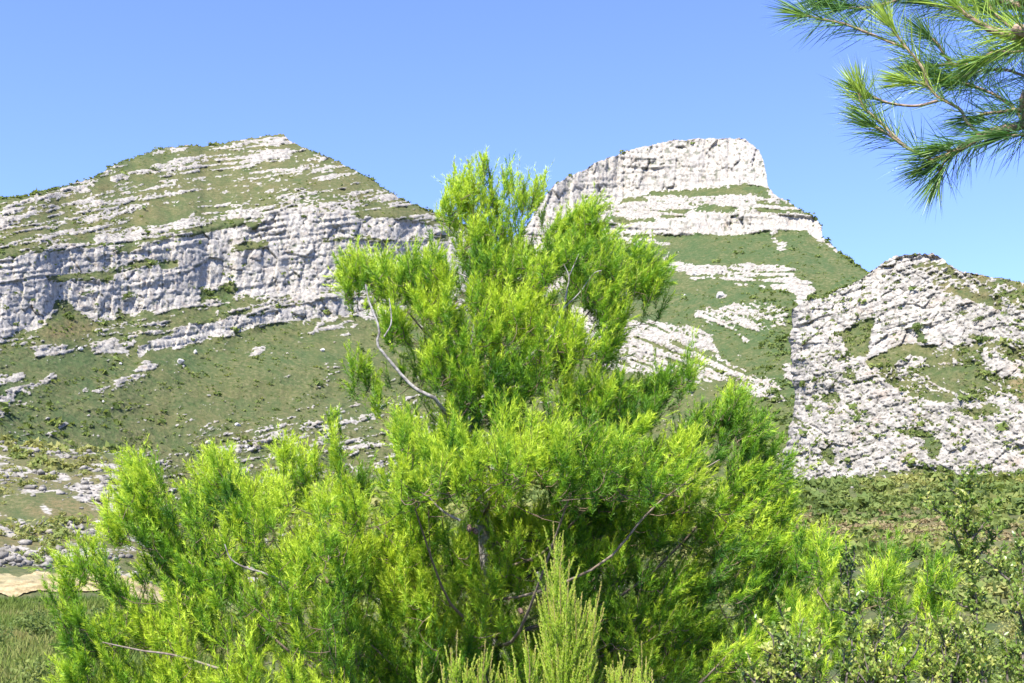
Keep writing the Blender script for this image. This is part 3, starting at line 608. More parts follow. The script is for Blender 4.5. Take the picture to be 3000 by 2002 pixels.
scatter('grass', np.stack([GX, GY, gz(GX, GY)], -1), rng.uniform(.3, .7, 3600), TUFT, np.clip(1.8 * (fbm(GX / 6, GY / 9, 3, 755) - .28), 0, 1), M_GR)
qx = rng.normal(58, 8, 420); qy = rng.normal(205, 22, 420); M_DRY = leaf_mat('dry_grass', (.20, .155, .08), (.28, .22, .11), (.34, .30, .15), .35, .8, .1)
scatter('dry_grass', np.stack([qx, qy, gz(qx, qy)], -1), rng.uniform(.5, 1.1, 420), BUSHF, rng.random(420), M_DRY)
# small bushes dotted over the mountains
pts = []; rad = []; tn = []
for nm, cnt in (('mountain_left', 3600), ('mountain_right', 3200), ('rocky_hill', 1500)):
    X_, Y_, V_, rk_ = LAYERS[nm]
    ri = rng.integers(0, V_.shape[0], cnt * 4); ci = rng.integers(0, V_.shape[1], cnt * 4)
    m_ = ((rk_[ri, ci] < .75) | (rng.random(cnt * 4) < .2)) & (vn(ci / 40., ri / 25., 740) > .3); ri = ri[m_][:cnt]; ci = ci[m_][:cnt]
    pts += list(V_[ri, ci]); rad += list(rng.uniform(.35, .95, len(ri)) * np.where(rng.random(len(ri)) < .07, 2.3, 1) * (1.2 if nm != 'rocky_hill' else .85)); tn += list(rng.uniform(.05, .5, len(ri)))
X_, Y_, V_, rk_ = LAYERS['mountain_right']
for j in range(150):
    sx_ = rng.uniform(2225, 2325); q = hit('mountain_right', sx_, rng.uniform(850, 1330)); pts.append(q); rad.append(rng.uniform(.8, 2.3)); tn.append(rng.uniform(0, .35))
scatter('slope_shrubs', pts, rad, BUSHT, tn)
SHR = [('mountain_left', 450, 497, 16, 'dark round shrub on the pale diagonal band high on the left peak'),
       ('mountain_left', 1058, 590, 14, 'dark shrub on the upper strata near the right shoulder of the left peak'),
       ('mountain_left', 884, 578, 11, 'small dark shrub between thin strata above the main cliff'),
       ('mountain_left', 890, 635, 11, 'dark shrub in the notch on top of the protruding white cliff'),
       ('mountain_left', 585, 712, 12, 'dark shrub on the cliff top above the left grassy ledge'),
       ('mountain_left', 370, 866, 17, 'green shrub clinging to the middle of the left cliff'),
       ('mountain_left', 310, 818, 14, 'small green shrub on the ledge of the left cliff'),
       ('mountain_left', 610, 862, 26, 'broad green shrub in the cliff recess left of its neighbour'),
       ('mountain_left', 670, 850, 20, 'green shrub at the right side of the cliff recess'),
       ('mountain_left', 200, 930, 26, 'green bushes under the overhang at the foot of the left cliff'),
       ('mountain_right', 2230, 700, 0, ''),
       ('rocky_hill', 2870, 937, 17, 'dark round bush alone on the upper right rocky hill'),
       ('rocky_hill', 2690, 960, 18, 'dark green bush in the cleft between two pale crags of the right hill'),
       ('rocky_hill', 2706, 1002, 13, 'small dark bush at the foot of the cleft between the crags')]
for nm, bx, by, br, lb in SHR:
    if not br: continue
    q = hit(nm, bx, by); s_ = np.linalg.norm(q - EYE) / FPX * br
    V, F, a = BUSH[random.randrange(4)]
    o = mesh_obj('shrub', V * s_, F, M_SCRUB, None, {'tone': np.clip(.35 * a, 0, 1)}); o.location = q + np.array([0, -.3 * s_, -.3 * s_]); tag(o, lb, 'shrub', 'shrubs on the cliffs and slopes')

# ------------------------------------------------------------------ pine foliage
def shoots(mb, O, Dv, Ls, n, nl, nw, tone, spread=.80, rs=rng):
    """needles round each shoot: O origins, Dv directions, Ls lengths"""
    K = len(O); Dv = unit(Dv)
    t = rs.random((K, n)) ** .85; u = unit(np.cross(Dv, rs.normal(size=(K, 3)))); v = np.cross(Dv, u)
    ph = rs.random((K, n)) * 6.283
    side = np.cos(ph)[..., None] * u[:, None] + np.sin(ph)[..., None] * v[:, None]
    bend = rs.normal(size=(K, 3)) * .12 + [0, 0, .10]
    base = O[:, None] + Dv[:, None] * (t * Ls[:, None])[..., None] + bend[:, None] * ((t ** 2) * Ls[:, None])[..., None]
    sp = spread * (1.15 - .6 * t) * rs.uniform(.6, 1.35, (K, n))
    nd = unit(Dv[:, None] * np.cos(sp)[..., None] + side * np.sin(sp)[..., None] + rs.normal(size=(K, n, 3)) * .10)
    L_ = nl * rs.uniform(.65, 1.15, (K, n))[..., None] * (1 - .25 * t)[..., None]
    w_ = unit(np.cross(nd, rs.normal(size=(K, n, 3)))) * nw * .5
    tip = base + nd * L_ + np.array([0, 0, -.06]) * L_
    V = np.stack([base - w_, base + w_, tip], 2).reshape(-1, 3)
    tv = np.clip(tone[:, None] + .62 * (t - .5) + rs.normal(size=(K, n)) * .08, 0, 1)
    tv = np.stack([tv - .08, tv - .08, tv + .10], -1).reshape(-1)
    mb.add(V, np.arange(len(V)).reshape(-1, 3), np.clip(tv, 0, 1))
    return np.stack([O, O + Dv * Ls[:, None] * .55 + bend * .3 * Ls[:, None], O + Dv * Ls[:, None] + bend * Ls[:, None]], 1)

def grow_pine(root, T, TD, trunk, ncl, DD, need=66, tone0=.55, manual=(), nl=.055, nw=.0040, lscale=1.0):
    """T targets, TD directions, trunk polyline (path, radii)"""
    tp, trd = trunk
    mb = MB(); mb.tube(tp, trd, 9); mb.build('trunk', M_BARK, root, True)
    # group the targets into boughs
    K = ncl; C_ = T[rng.choice(len(T), K, replace=False)]
    for _ in range(7):
        d = ((T[:, None] - C_[None]) ** 2).sum(-1); lab = d.argmin(1)
        for k in range(K):
            if (lab == k).any(): C_[k] = T[lab == k].mean(0)
    for k in range(K):
        idx = np.where(lab == k)[0]
        if not len(idx): continue
        c = C_[k]; ax_z = tp[:, 2]; tr = np.array([np.interp(c[2], ax_z, tp[:, j]) for j in range(3)])
        rad_ = np.hypot(*(c - tr)[:2]); za = np.clip(c[2] - .55 * rad_ - .15, tp[0, 2] + .3, tp[-1, 2] - .25)
        a = np.array([np.interp(za, ax_z, tp[:, 0]), np.interp(za, ax_z, tp[:, 1]), za])
        e = c - [0, 0, .12]; mid = a * .45 + e * .55 + [0, 0, -.18 * rad_]; mid += rng.normal(size=3) * .04 * rad_
        path = smooth_path([a, a * .8 + mid * .2 + rng.normal(size=3) * .02, mid, e], 12)
        NB = np.zeros((len(path) + 2 * len(idx) + 4, 3)); NB[:len(path)] = path; nn_ = len(path); order = np.argsort(((T[idx] - a) ** 2).sum(-1)); tw = MB()
        rb = .005 + .0006 * math.sqrt(len(idx)) + .0035 * rad_
        tw.tube(path, np.linspace(rb, .005, 12), 6)
        segs = []
        for j in idx[order]:
            t = T[j]; nd_ = NB[:nn_]; dv = t - nd_; dist = np.linalg.norm(dv, axis=1) + .6 * np.maximum(0, nd_[:, 2] - t[2] + .02)
            s_ = nd_[dist.argmin()]; 
            m_ = s_ * .5 + t * .5 + [0, 0, -.10 * np.linalg.norm(t - s_)] + rng.normal(size=3) * .012
            pth = smooth_path([s_, m_, t], 4); tw.tube(pth, np.linspace(.0036, .0022, 4), 3, np.linspace(.2, .7, 4)); NB[nn_] = pth[2]; NB[nn_ + 1] = t; nn_ += 2
        nb = MB(); O = T[idx]; Dv = unit(TD[idx] + rng.normal(size=(len(idx), 3)) * .12); n_ = len(idx)
        tone = np.clip(tone0 + 1.3 * (fbm(O[:, 0] * 2.2 + 40, O[:, 2] * 2.6 + O[:, 1], 2, 820) - .5) + rng.normal(size=n_) * .12, .05, .95)
        Ls = rng.uniform(.12, .23, n_) * lscale
        ax = [shoots(nb, O, Dv, Ls, need, nl, nw, tone)]
        for sd_ in range(4):
            f = rng.uniform(-.5, .45, n_)[:, None]; D2 = unit(Dv + rng.normal(size=(n_, 3)) * .38 + [0, 0, .12])
            ax.append(shoots(nb, O + Dv * f * Ls[:, None], D2, Ls * rng.uniform(.55, .95, n_), int(need * .72), nl * .95, nw, np.clip(tone - .03 * sd_, .03, 1)))
        for A_ in ax[:2]:
            for q in A_[::2]: tw.tube(q, [.0026, .0020, .0012], 3, [.5, .8, 1.0])
        br = tw.build('branch', M_TWIG, root, False)
        nb.build('needles', M_PINE, br)
        br.children[0].data.transform(__import__('mathutils').Matrix.Translation(-Vector(root.location)))
    for pts, r0, r1, tn_ in manual:
        mb = MB(); mb.tube(smooth_path(pts, 20), np.linspace(r0, r1, 20), 7, tn_); mb.build('branch', M_BARK, root, True)

# crown outline of the big pine in the photograph, turned into a volume round its trunk
UP = [(1300, 640), (1322, 560), (1318, 500), (1370, 470), (1400, 440), (1425, 425), (1450, 485), (1490, 448), (1530, 500), (1590, 525), (1585, 600), (1530, 690), (1500, 760), (1490, 900), (1370, 900), (1370, 760), (1335, 700)]
MID = [(1000, 780), (1040, 745), (1090, 770), (1190, 750), (1260, 730), (1318, 745), (1325, 900), (1385, 980), (1400, 800), (1380, 750), (1450, 720), (1520, 740), (1560, 740), (1605, 650), (1640, 650), (1690, 590), (1740, 600), (1765, 640), (1790, 710), (1860, 730), (1920, 770), (1940, 820), (1930, 900), (1880, 950), (1830, 960), (1790, 1050), (1830, 1130), (1900, 1110), (1990, 1070), (2030, 1085), (1960, 1140), (1930, 1200), (1900, 1240), (1915, 1330), (1700, 1420), (1300, 1420), (1160, 1360), (1170, 1230), (1270, 1190), (1200, 1150), (1110, 1120), (1150, 1060), (1090, 980), (1060, 900), (1010, 860)]
LOW = [(1160, 1360), (1300, 1300), (1900, 1300), (1990, 1250), (2085, 1160), (2130, 1140), (2170, 1200), (2250, 1260), (2300, 1360), (2325, 1450), (2290, 1550), (2350, 1570), (2440, 1610), (2400, 1700), (2350, 1790), (2230, 1900), (2180, 2080), (190, 2080), (190, 1900), (215, 1830), (170, 1720), (260, 1610), (320, 1520), (350, 1450), (410, 1350), (460, 1370), (490, 1440), (560, 1450), (610, 1335), (690, 1345), (720, 1410), (790, 1410), (860, 1450), (1000, 1430), (1100, 1430)]
Z0 = 9.0
trunk_px = [(1462, 2700, .070), (1455, 2300, .060), (1440, 1900, .050), (1420, 1600, .043), (1400, 1330, .045), (1376, 1100, .038), (1400, 940, .031), (1392, 810, .025), (1400, 690, .018), (1440, 580, .012), (1432, 500, .007), (1424, 440, .003)]
tp = smooth_path([P(a, b, Z0) for a, b, _ in trunk_px], 60); tr_ = np.interp(np.linspace(0, 11, 60), range(12), [c for *_, c in trunk_px])
ip = tp[0].copy(); base = np.array([ip[0], ip[1], float(gz(ip[:1], ip[1:2])[0])]); tp = np.concatenate([[base - [0, 0, .1]], tp[tp[:, 2] > base[2] + .15]]); tr_ = np.concatenate([[.11], tr_[-len(tp) + 1:]])
def half_width(y): return np.interp(y, [420, 560, 740, 760, 1000, 1200, 1350, 1500, 2000], [.1, .35, .35, 1.0, 1.15, 1.1, 1.5, 2.1, 2.4])
def fill(poly, sp, xc, inset=22, dens=3.0, rough=1.0):
    poly = np.array(poly, float); out = []
    x0, y0 = poly.min(0); x1, y1 = poly.max(0); n = int((x1 - x0) * (y1 - y0) / sp ** 2 * dens)
    X = rng.uniform(x0, x1, n); Y = rng.uniform(y0, y1, n); 
    # the shoot rises above its origin, so test a point above it
    m = inpoly(X, Y - inset * (1.7 if poly[:, 1].max() < 1000 else 1), poly) & inpoly(X, Y - inset * .2, poly)
    clump = fbm(X / 62. + Y / 150., Y / 75., 2, 811); m &= clump > rng.uniform(.27, .47, n); m &= vn(X / 36., Y / 52., 812) > rng.uniform(.22, .42, n)
    return X[m], Y[m]
Ts, TDs = [], []
for poly, sp, dn, xc in ((UP, 40, 3.6, 1440), (MID, 46, 11.0, 1470), (LOW, 46, 10.0, 1380)):
    X, Y = fill(poly, sp, xc, 30, dn)
    hw = half_width(Y); u = np.clip((X - xc) * Z0 / FPX / (hw + 1e-3), -1, 1); dep = (rng.uniform(-1, 1, len(X)) - np.where(rng.random(len(X)) < .3, .45, 0)).clip(-1, 1) * np.sqrt(np.maximum(.08, 1 - u * u)) * hw * .8
    # the shaded hollow low in the middle: foliage starts further back
    hol = sstep(1430, 1600, Y) * sstep(950, 1100, X) * sstep(2150, 1950, X) * (1 - .6 * sstep(1250, 1050, X))
    shelf = sstep(1230, 1330, Y) * sstep(1560, 1440, Y) * sstep(1000, 1150, X) * sstep(2200, 2000, X)
    dep = np.where((dep < .2) & (rng.random(len(X)) < .75), dep * (1 + .35 * shelf) - .35 * shelf, dep)
    dep = dep * (1 - hol) + hol * (-.50 + 1.25 * np.abs(dep)); keep = rng.random(len(X)) > -1
    LM = smooth_path(np.array(fr(3, [(720, 1500), (640, 1460), (560, 1390), (460, 1270), (400, 1190), (415, 1110), (375, 1000), (350, 930)])), 60)
    near = np.sqrt(((X[:, None] - LM[None, :, 0] + 6) ** 2 + (Y[:, None] - 14 - LM[None, :, 1]) ** 2).min(1)) < 36; keep &= ~(near & (dep < .35))
    X, Y, dep, hw = X[keep], Y[keep], dep[keep], hw[keep]
    Q = P(X, Y, Z0 + dep); cen = np.stack([np.interp(Q[:, 2], tp[:, 2], tp[:, j]) for j in (0, 1)], -1)
    o2 = (Q[:, :2] - cen) / (hw[:, None] + .2)
    Dv = np.stack([o2[:, 0] * .55 + .05, o2[:, 1] * .45, np.full(len(X), 1.0)], -1) + rng.normal(size=(len(X), 3)) * .24
    if xc == 1440: Dv = np.stack([o2[:, 0] * .25, o2[:, 1] * .2, np.full(len(X), 1.)], -1) + rng.normal(size=(len(X), 3)) * .10
    Ts.append(Q); TDs.append(Dv)
hx = rng.uniform(1000, 2200, 620); hy = rng.uniform(1560, 2080, 620); Ts.append(P(hx, hy, Z0 + rng.uniform(.5, 1.9, 620))); TDs.append(np.array([0, -.2, 1.0]) + rng.normal(size=(620, 3)) * .5)
hx = rng.uniform(1180, 1620, 120); hy = rng.uniform(1540, 2090, 120); Ts.append(P(hx, hy, Z0 - rng.uniform(.05, .5, 120))); TDs.append(np.array([0, -.25, .9]) + rng.normal(size=(120, 3)) * .45)
hx = rng.uniform(1340, 1530, 46); hy = rng.uniform(690, 850, 46); Ts.append(P(hx, hy, Z0 + rng.uniform(-.2, .3, 46))); TDs.append(np.array([0, 0, 1.0]) + rng.normal(size=(46, 3)) * .18)
# single plumes that break the outline
PL = [(1425, 470, 1.3), (1385, 520, 1.2), (1345, 560, 1.2), (1420, 700, 1), (1440, 740, 1), (1405, 670, 1), (1470, 720, 1), (1490, 500, 1.2), (1530, 560, 1.2), (1575, 570, 1.1), (1300, 600, .8), (1450, 560, 1.2), (1725, 660, 1.7), (1680, 690, 1.5), (1760, 700, 1.3), (1640, 740, 1.5),
      (1015, 830, 1.3), (1045, 800, 1.2), (1110, 820, 1.2), (1190, 810, 1.3), (1250, 800, 1.3), (1290, 800, 1.2), (1870, 780, 1.3), (1915, 830, 1.2), (1800, 760, 1.2), (1045, 1070, .7), (1070, 1060, .6), (1110, 1140, .8), (1990, 1110, 1.0), (1950, 1110, .9), (2010, 1090, .7),
      (470, 1420, 1.5), (440, 1450, 1.4), (620, 1400, 1.3), (660, 1400, 1.3), (690, 1420, 1.1), (850, 1310, 1.4), (875, 1350, 1.3), (830, 1350, 1.1), (985, 1290, 1.4), (970, 1240, 1.0), (1000, 1380, 1.3), (930, 1350, 1.1), (900, 1420, 1.2), (1060, 1380, 1.2), (1040, 1440, 1.2), (860, 1400, 1.1),
      (2140, 1210, 1.6), (2110, 1240, 1.3), (2210, 1260, 1.2), (2000, 1290, 1.1), (2350, 1600, 1.3), (2420, 1640, 1.1), (2300, 1620, 1.2), (210, 1650, 1.0), (190, 1740, 1.0), (270, 1600, 1.1), (330, 1510, 1.2)]
a = np.array(PL); rep = np.repeat(a, 5, 0); rep[:, :2] += rng.normal(size=(len(rep), 2)) * [11, 26] + [0, 42]
Ts.append(P(rep[:, 0], rep[:, 1], Z0 + rng.normal(size=len(rep)) * .08 - .1)); TDs.append(np.stack([(rep[:, 0] - 1400) / 3600, 0 * rep[:, 0], 1 + 0 * rep[:, 0]], -1) + rng.normal(size=(len(rep), 3)) * .12)
T = np.concatenate(Ts); TD_ = np.concatenate(TDs)
lean = (T[:, 0] > .9) & (T[:, 2] < 2.6); TD_[lean] += [.55, 0, -.1]
pine = empty('pine_tree', Vector(base), 'tall bushy bright green young pine filling the centre foreground', 'tree')
TRK = P(1388, 1240, Z0)
def W(k, pts, D): return [P(*q, D + (0 if len(q) < 3 else 0)) for q in fr(k, pts)]
man = [([P(1392, 1290, Z0), P(1330, 1250, Z0 - .5)] + W(3, [(740, 1510), (640, 1460), (560, 1390), (460, 1270), (400, 1190), (415, 1110), (375, 1000), (350, 930), (335, 850)], Z0 - .80), .015, .005, .0),
       (W(3, [(440, 1150), (480, 1080), (480, 1000), (470, 930)], Z0 - .80), .006, .003, .0),
       (W(3, [(1000, 1500), (1370, 1180), (1420, 1100), (1470, 980), (1490, 880), (1502, 805), (1470, 730)], Z0 - .62), .011, .0035, .0),
       (W(3, [(1502, 805), (1530, 740), (1560, 670)], Z0 - .62), .005, .0025, .0), (W(3, [(1470, 985), (1560, 900), (1640, 790), (1690, 770)], Z0 - .62), .005, .0025, .0),
       ([P(1418, 1760, Z0), P(1560, 1740, Z0 - .5)] + W(5, [(1500, 960), (1700, 740), (1800, 640), (1900, 570), (2000, 490), (2100, 430)], Z0 - .80), .010, .003, .6),
       (W(5, [(860, 640), (970, 540), (1080, 450), (1180, 395)], Z0 - 1.1), .008, .003, .1),
       (W(2, [(1000, 1500), (800, 1440), (660, 1420), (560, 1400), (470, 1380)], Z0 - 1.0), .008, .003, .5),
       (W(2, [(1320, 1110), (1200, 1060), (1130, 1040), (1060, 1000), (1030, 930)], Z0 - 1.1), .008, .003, .1),
       (W(5, [(780, 740), (690, 690), (600, 600), (530, 510)], Z0 - 1.3), .009, .003, .2),
       (W(3, [(965, 830), (900, 800), (840, 770)], Z0 - .1), .008, .003, .0)]
grow_pine(pine, T, TD_, (tp, tr_), 40, None, manual=man)

m, nt_, b_ = newmat('pine_cone_brown'); nt_.links.new(mix(nt_, ramp(nt_, noise(nt_, N(nt_, 'ShaderNodeTexCoord').outputs['Object'], 90, 3), .4, .6), (.05, .03, .02), (.15, .085, .05)), b_.inputs['Base Color']); b_.inputs['Roughness'].default_value = .7
for cx_, cy_, dd in ((958, 1700, -1.25), (972, 1712, -1.22), (1375, 1548, -1.3), (1392, 1556, -1.28), (1525, 1790, -.9)):
    bm = bmesh.new(); bmesh.ops.create_uvsphere(bm, u_segments=10, v_segments=8, radius=1)
    for v in bm.verts:
        k_ = 1 + .16 * math.sin(8 * math.atan2(v.co.y, v.co.x) + 9 * v.co.z) * (1 - abs(v.co.z)); v.co = (v.co.x * .017 * k_, v.co.y * .017 * k_, v.co.z * .030)
    me = bpy.data.meshes.new('pine_cone'); bm.to_mesh(me); bm.free(); me.materials.append(m); o = bpy.data.objects.new('pine_cone', me); col.objects.link(o)
    o.parent = pine; o.location = Vector(P(cx_, cy_, Z0 + dd)) - pine.location; o.rotation_euler = (random.uniform(1.8, 2.8), random.uniform(-1, 1), 0)
# ------------------------------------------------------------------ small pine at the right
sp_tr = np.array([P(2560, 2400, 7.6), P(2575, 2100, 7.6), P(2590, 1900, 7.6), P(2600, 1760, 7.6), P(2610, 1690, 7.6)])
b2 = np.array([sp_tr[0][0], sp_tr[0][1], float(gz(sp_tr[0][:1], sp_tr[0][1:2])[0])]); sp_tr = np.concatenate([[b2 - [0, 0, .1]], sp_tr[sp_tr[:, 2] > b2[2] + .1]])
sp2 = smooth_path(sp_tr, 20)
poly2 = [(2490, 1770), (2560, 1600), (2620, 1620), (2610, 1700), (2690, 1700), (2740, 1640), (2780, 1740), (2790, 1800), (2760, 1900), (2700, 2050), (2260, 2080), (2220, 1900), (2330, 1760), (2300, 1640), (2380, 1560), (2420, 1640), (2440, 1750)]
X, Y = fill(poly2, 44, 2560, 30, 3.0); Q = P(X, Y, 7.6 + rng.uniform(-.4, .4, len(X)))
xs = np.array([(2600, 1640), (2590, 1680), (2575, 1720), (2735, 1710), (2700, 1740), (2760, 1760), (2350, 1640), (2390, 1620)]); 
Q = np.concatenate([Q, P(xs[:, 0], xs[:, 1], 7.6 + 0 * xs[:, 0])]); Dv = np.stack([.35 + 0 * Q[:, 0], 0 * Q[:, 0], 1 + 0 * Q[:, 0]], -1) + rng.normal(size=Q.shape) * .22
pine2 = empty('pine_tree', Vector(b2), 'small low bright green pine between the tall pine and the leafy shrub at the right', 'tree')
grow_pine(pine2, Q, Dv, (sp2, np.linspace(.03, .006, 20)), 9, None, tone0=.6)

# ------------------------------------------------------------------ overhead pine with its bough reaching into the frame, top right
DB = 2.3
def Z7(pts, dd=0.0): return [P(*q, DB + dd) for q in fr(7, pts)]
tb = np.array([1.95, 2.5, 0.]); tb[2] = float(gz(tb[:1], tb[1:2])[0])
pine3 = empty('pine_tree', Vector(tb), 'pine whose long-needled bough hangs against the sky in the top right corner', 'tree')
mb = MB(); mb.tube(smooth_path([tb - [0, 0, .1], tb + [.02, 0, 1], tb + [-.03, .02, 2.4], tb + [.03, 0, 4.0], tb + [0, 0, 5.5]], 30), np.linspace(.12, .03, 30), 12); mb.build('trunk', M_BARK, pine3, True)
TR = tb + [0, 0, 2.05]; TR2 = tb + [0, 0, 2.35]
def end7(pts, dd=0): return Z7(pts, dd)
BR = [ # path, r0, r1, needle tone (high painted as sunlit tufts, low as shaded ones), foliage from (fraction)
 ([TR] + Z7([(2700, 860), (2270, 925), (1960, 1010), (1740, 1140), (1600, 1190)]), .012, .0032, .35, .45),
 (Z7([(1600, 1190), (1400, 1090), (1290, 1010), (1150, 930)]) , .0030, .0020, .45, .0),
 (Z7([(1400, 1090), (1180, 880), (1090, 800), (1050, 690)]), .0028, .0018, .75, .1),
 (Z7([(1960, 1010), (1850, 900), (1800, 810), (1640, 720), (1560, 640), (1430, 600)], .04), .0034, .0018, .75, .3),
 (Z7([(1640, 745), (1480, 785), (1300, 770), (1190, 735), (1120, 700)], .03), .0026, .0018, .5, .5),
 (Z7([(1560, 640), (1540, 540), (1470, 430), (1390, 340), (1290, 200)], .04), .0032, .0018, .85, .1),
 (Z7([(1400, 360), (1230, 290), (1080, 230), (950, 180), (760, 140), (640, 110)], .05), .0028, .0018, .45, .25),
 ([TR2] + Z7([(2600, 380), (2276, 290), (2100, 245), (1990, 200), (1850, 110), (1780, 50)], -.1), .012, .002, .75, .5),
 ([TR2] + Z7([(2700, 420), (2276, 330), (1950, 480), (1750, 480), (1550, 490)], .12), .010, .002, .35, .45),
 ([TR2] + Z7([(2600, 100), (2276, 60), (1900, -60), (1500, -120), (1100, -90), (850, -40)], .1), .012, .002, .25, .3),
 (Z7([(1500, -120), (1400, -30), (1250, 30), (1100, 60), (950, 60)], .1), .003, .002, .3, .0),
 (Z7([(2276, 60), (2100, 30), (1900, 60), (1700, 60), (1550, 20)], .15), .003, .002, .2, .0),
 (Z7([(2276, 925), (2200, 800), (2050, 700), (1900, 640), (1750, 600)], .12), .003, .0018, .25, .1),
 (Z7([(2500, 600), (2276, 560), (2150, 520), (2000, 520), (1850, 560)], .15), .003, .0018, .3, .0),
 (Z7([(2500, 880), (2350, 980), (2250, 1000), (2150, 1010)], -.05), .003, .0018, .3, .0),
 (Z7([(2276, 290), (2150, 180), (2050, 90), (1980, -20)], .05), .003, .0018, .7, .0),
 (Z7([(2500, 330), (2350, 360), (2200, 390), (2080, 380), (1980, 420)], .02), .003, .0018, .55, .0),
 (Z7([(2400, 120), (2250, 120), (2120, 140), (2020, 100)], .1), .003, .0018, .5, .0),
 (Z7([(1950, 480), (1850, 560), (1700, 590), (1600, 560)], .12), .003, .0018, .3, .0),
 (Z7([(1750, 480), (1680, 400), (1640, 330), (1560, 260)], .12), .003, .0018, .4, .0),
 (Z7([(1960, 1010), (1900, 1060), (1800, 1110), (1700, 1120)], -.03), .0026, .0016, .4, .0),
 (Z7([(1740, 1140), (1680, 1210), (1640, 1290)], .0), .0024, .0014, .5, .0),
 ([TR] + Z7([(2800, 960), (2500, 900), (2276, 820), (2100, 830), (1950, 850)], .05), .007, .002, .3, .5),
]
for pts, r0, r1, tn_, f0 in BR:
    path = smooth_path(pts, 40); mb = MB(); mb.tube(path, np.linspace(r0 * 1.0, r1 * 1.25, 40), 7, np.linspace(0, .6, 40)); br = mb.build('branch', M_OTWIG, pine3, True)
    seg = np.linalg.norm(np.diff(path, axis=0), axis=1); cum = np.concatenate([[0], np.cumsum(seg)]); Lt = cum[-1]
    n = int(Lt * (1 - f0) * 820); s = f0 * Lt + rng.random(n) ** .75 * Lt * (1 - f0)
    s = np.clip(np.round(s / .024) * .024 + rng.normal(size=n) * .0035, 0, Lt)
    base_ = np.stack([np.interp(s, cum, path[:, j]) for j in range(3)], -1); tg = unit(np.stack([np.interp(s, cum, np.gradient(path[:, j])) for j in range(3)], -1))
    # extra tuft at the tip
    nt2 = 70; base_ = np.concatenate([base_, path[-1] - tg[-1] * rng.random((nt2, 1)) * .02]); tg = np.concatenate([tg, np.repeat(unit(path[-1] - path[-4])[None], nt2, 0)]); n += nt2
    u = unit(np.cross(tg, rng.normal(size=(n, 3)))); sp = rng.uniform(.35, 1.15, n); sp[-nt2:] = rng.uniform(.0, .45, nt2)
    nd = unit(tg * np.cos(sp)[:, None] + u * np.sin(sp)[:, None]); L_ = rng.uniform(.065, .098, n)[:, None]
    w_ = unit(np.cross(nd, rng.normal(size=(n, 3)))); w_ *= .00062
    droop = np.array([0, 0, -.05]) * L_
    # two faces crossing the needle give it a body
    n2 = np.cross(nd, unit(w_)) * .00062
    m1 = base_ + nd * L_ * .55 + droop * .3; e1 = base_ + nd * L_ + droop
    V = np.stack([base_ - w_ * .8, base_ + w_ * .8, m1 + w_, m1 - w_, e1, base_ + n2, m1 + n2 * 1.1], 1).reshape(-1, 3)
    i = np.arange(n)[:, None] * 7
    F = np.concatenate([i + [0, 1, 2], i + [0, 2, 3], i + [3, 2, 4], i + [0, 5, 6], i + [0, 6, 3], i + [5, 1, 2], i + [5, 2, 6], i + [6, 2, 4], i + [3, 6, 4]])
    tv = np.clip(tn_ + .30 * (s[0] * 0 + (np.concatenate([s, np.full(nt2, Lt)]) / Lt - .6)) + .35 * np.maximum(0, nd[:, 2]) * 0 + rng.normal(size=n) * .12, 0, 1)
    nb = MB(); nb.add(V, F, np.repeat(tv, 7)); o = nb.build('needles', M_PINE2, br)
    o.data.transform(__import__('mathutils').Matrix.Translation(-Vector(pine3.location)))

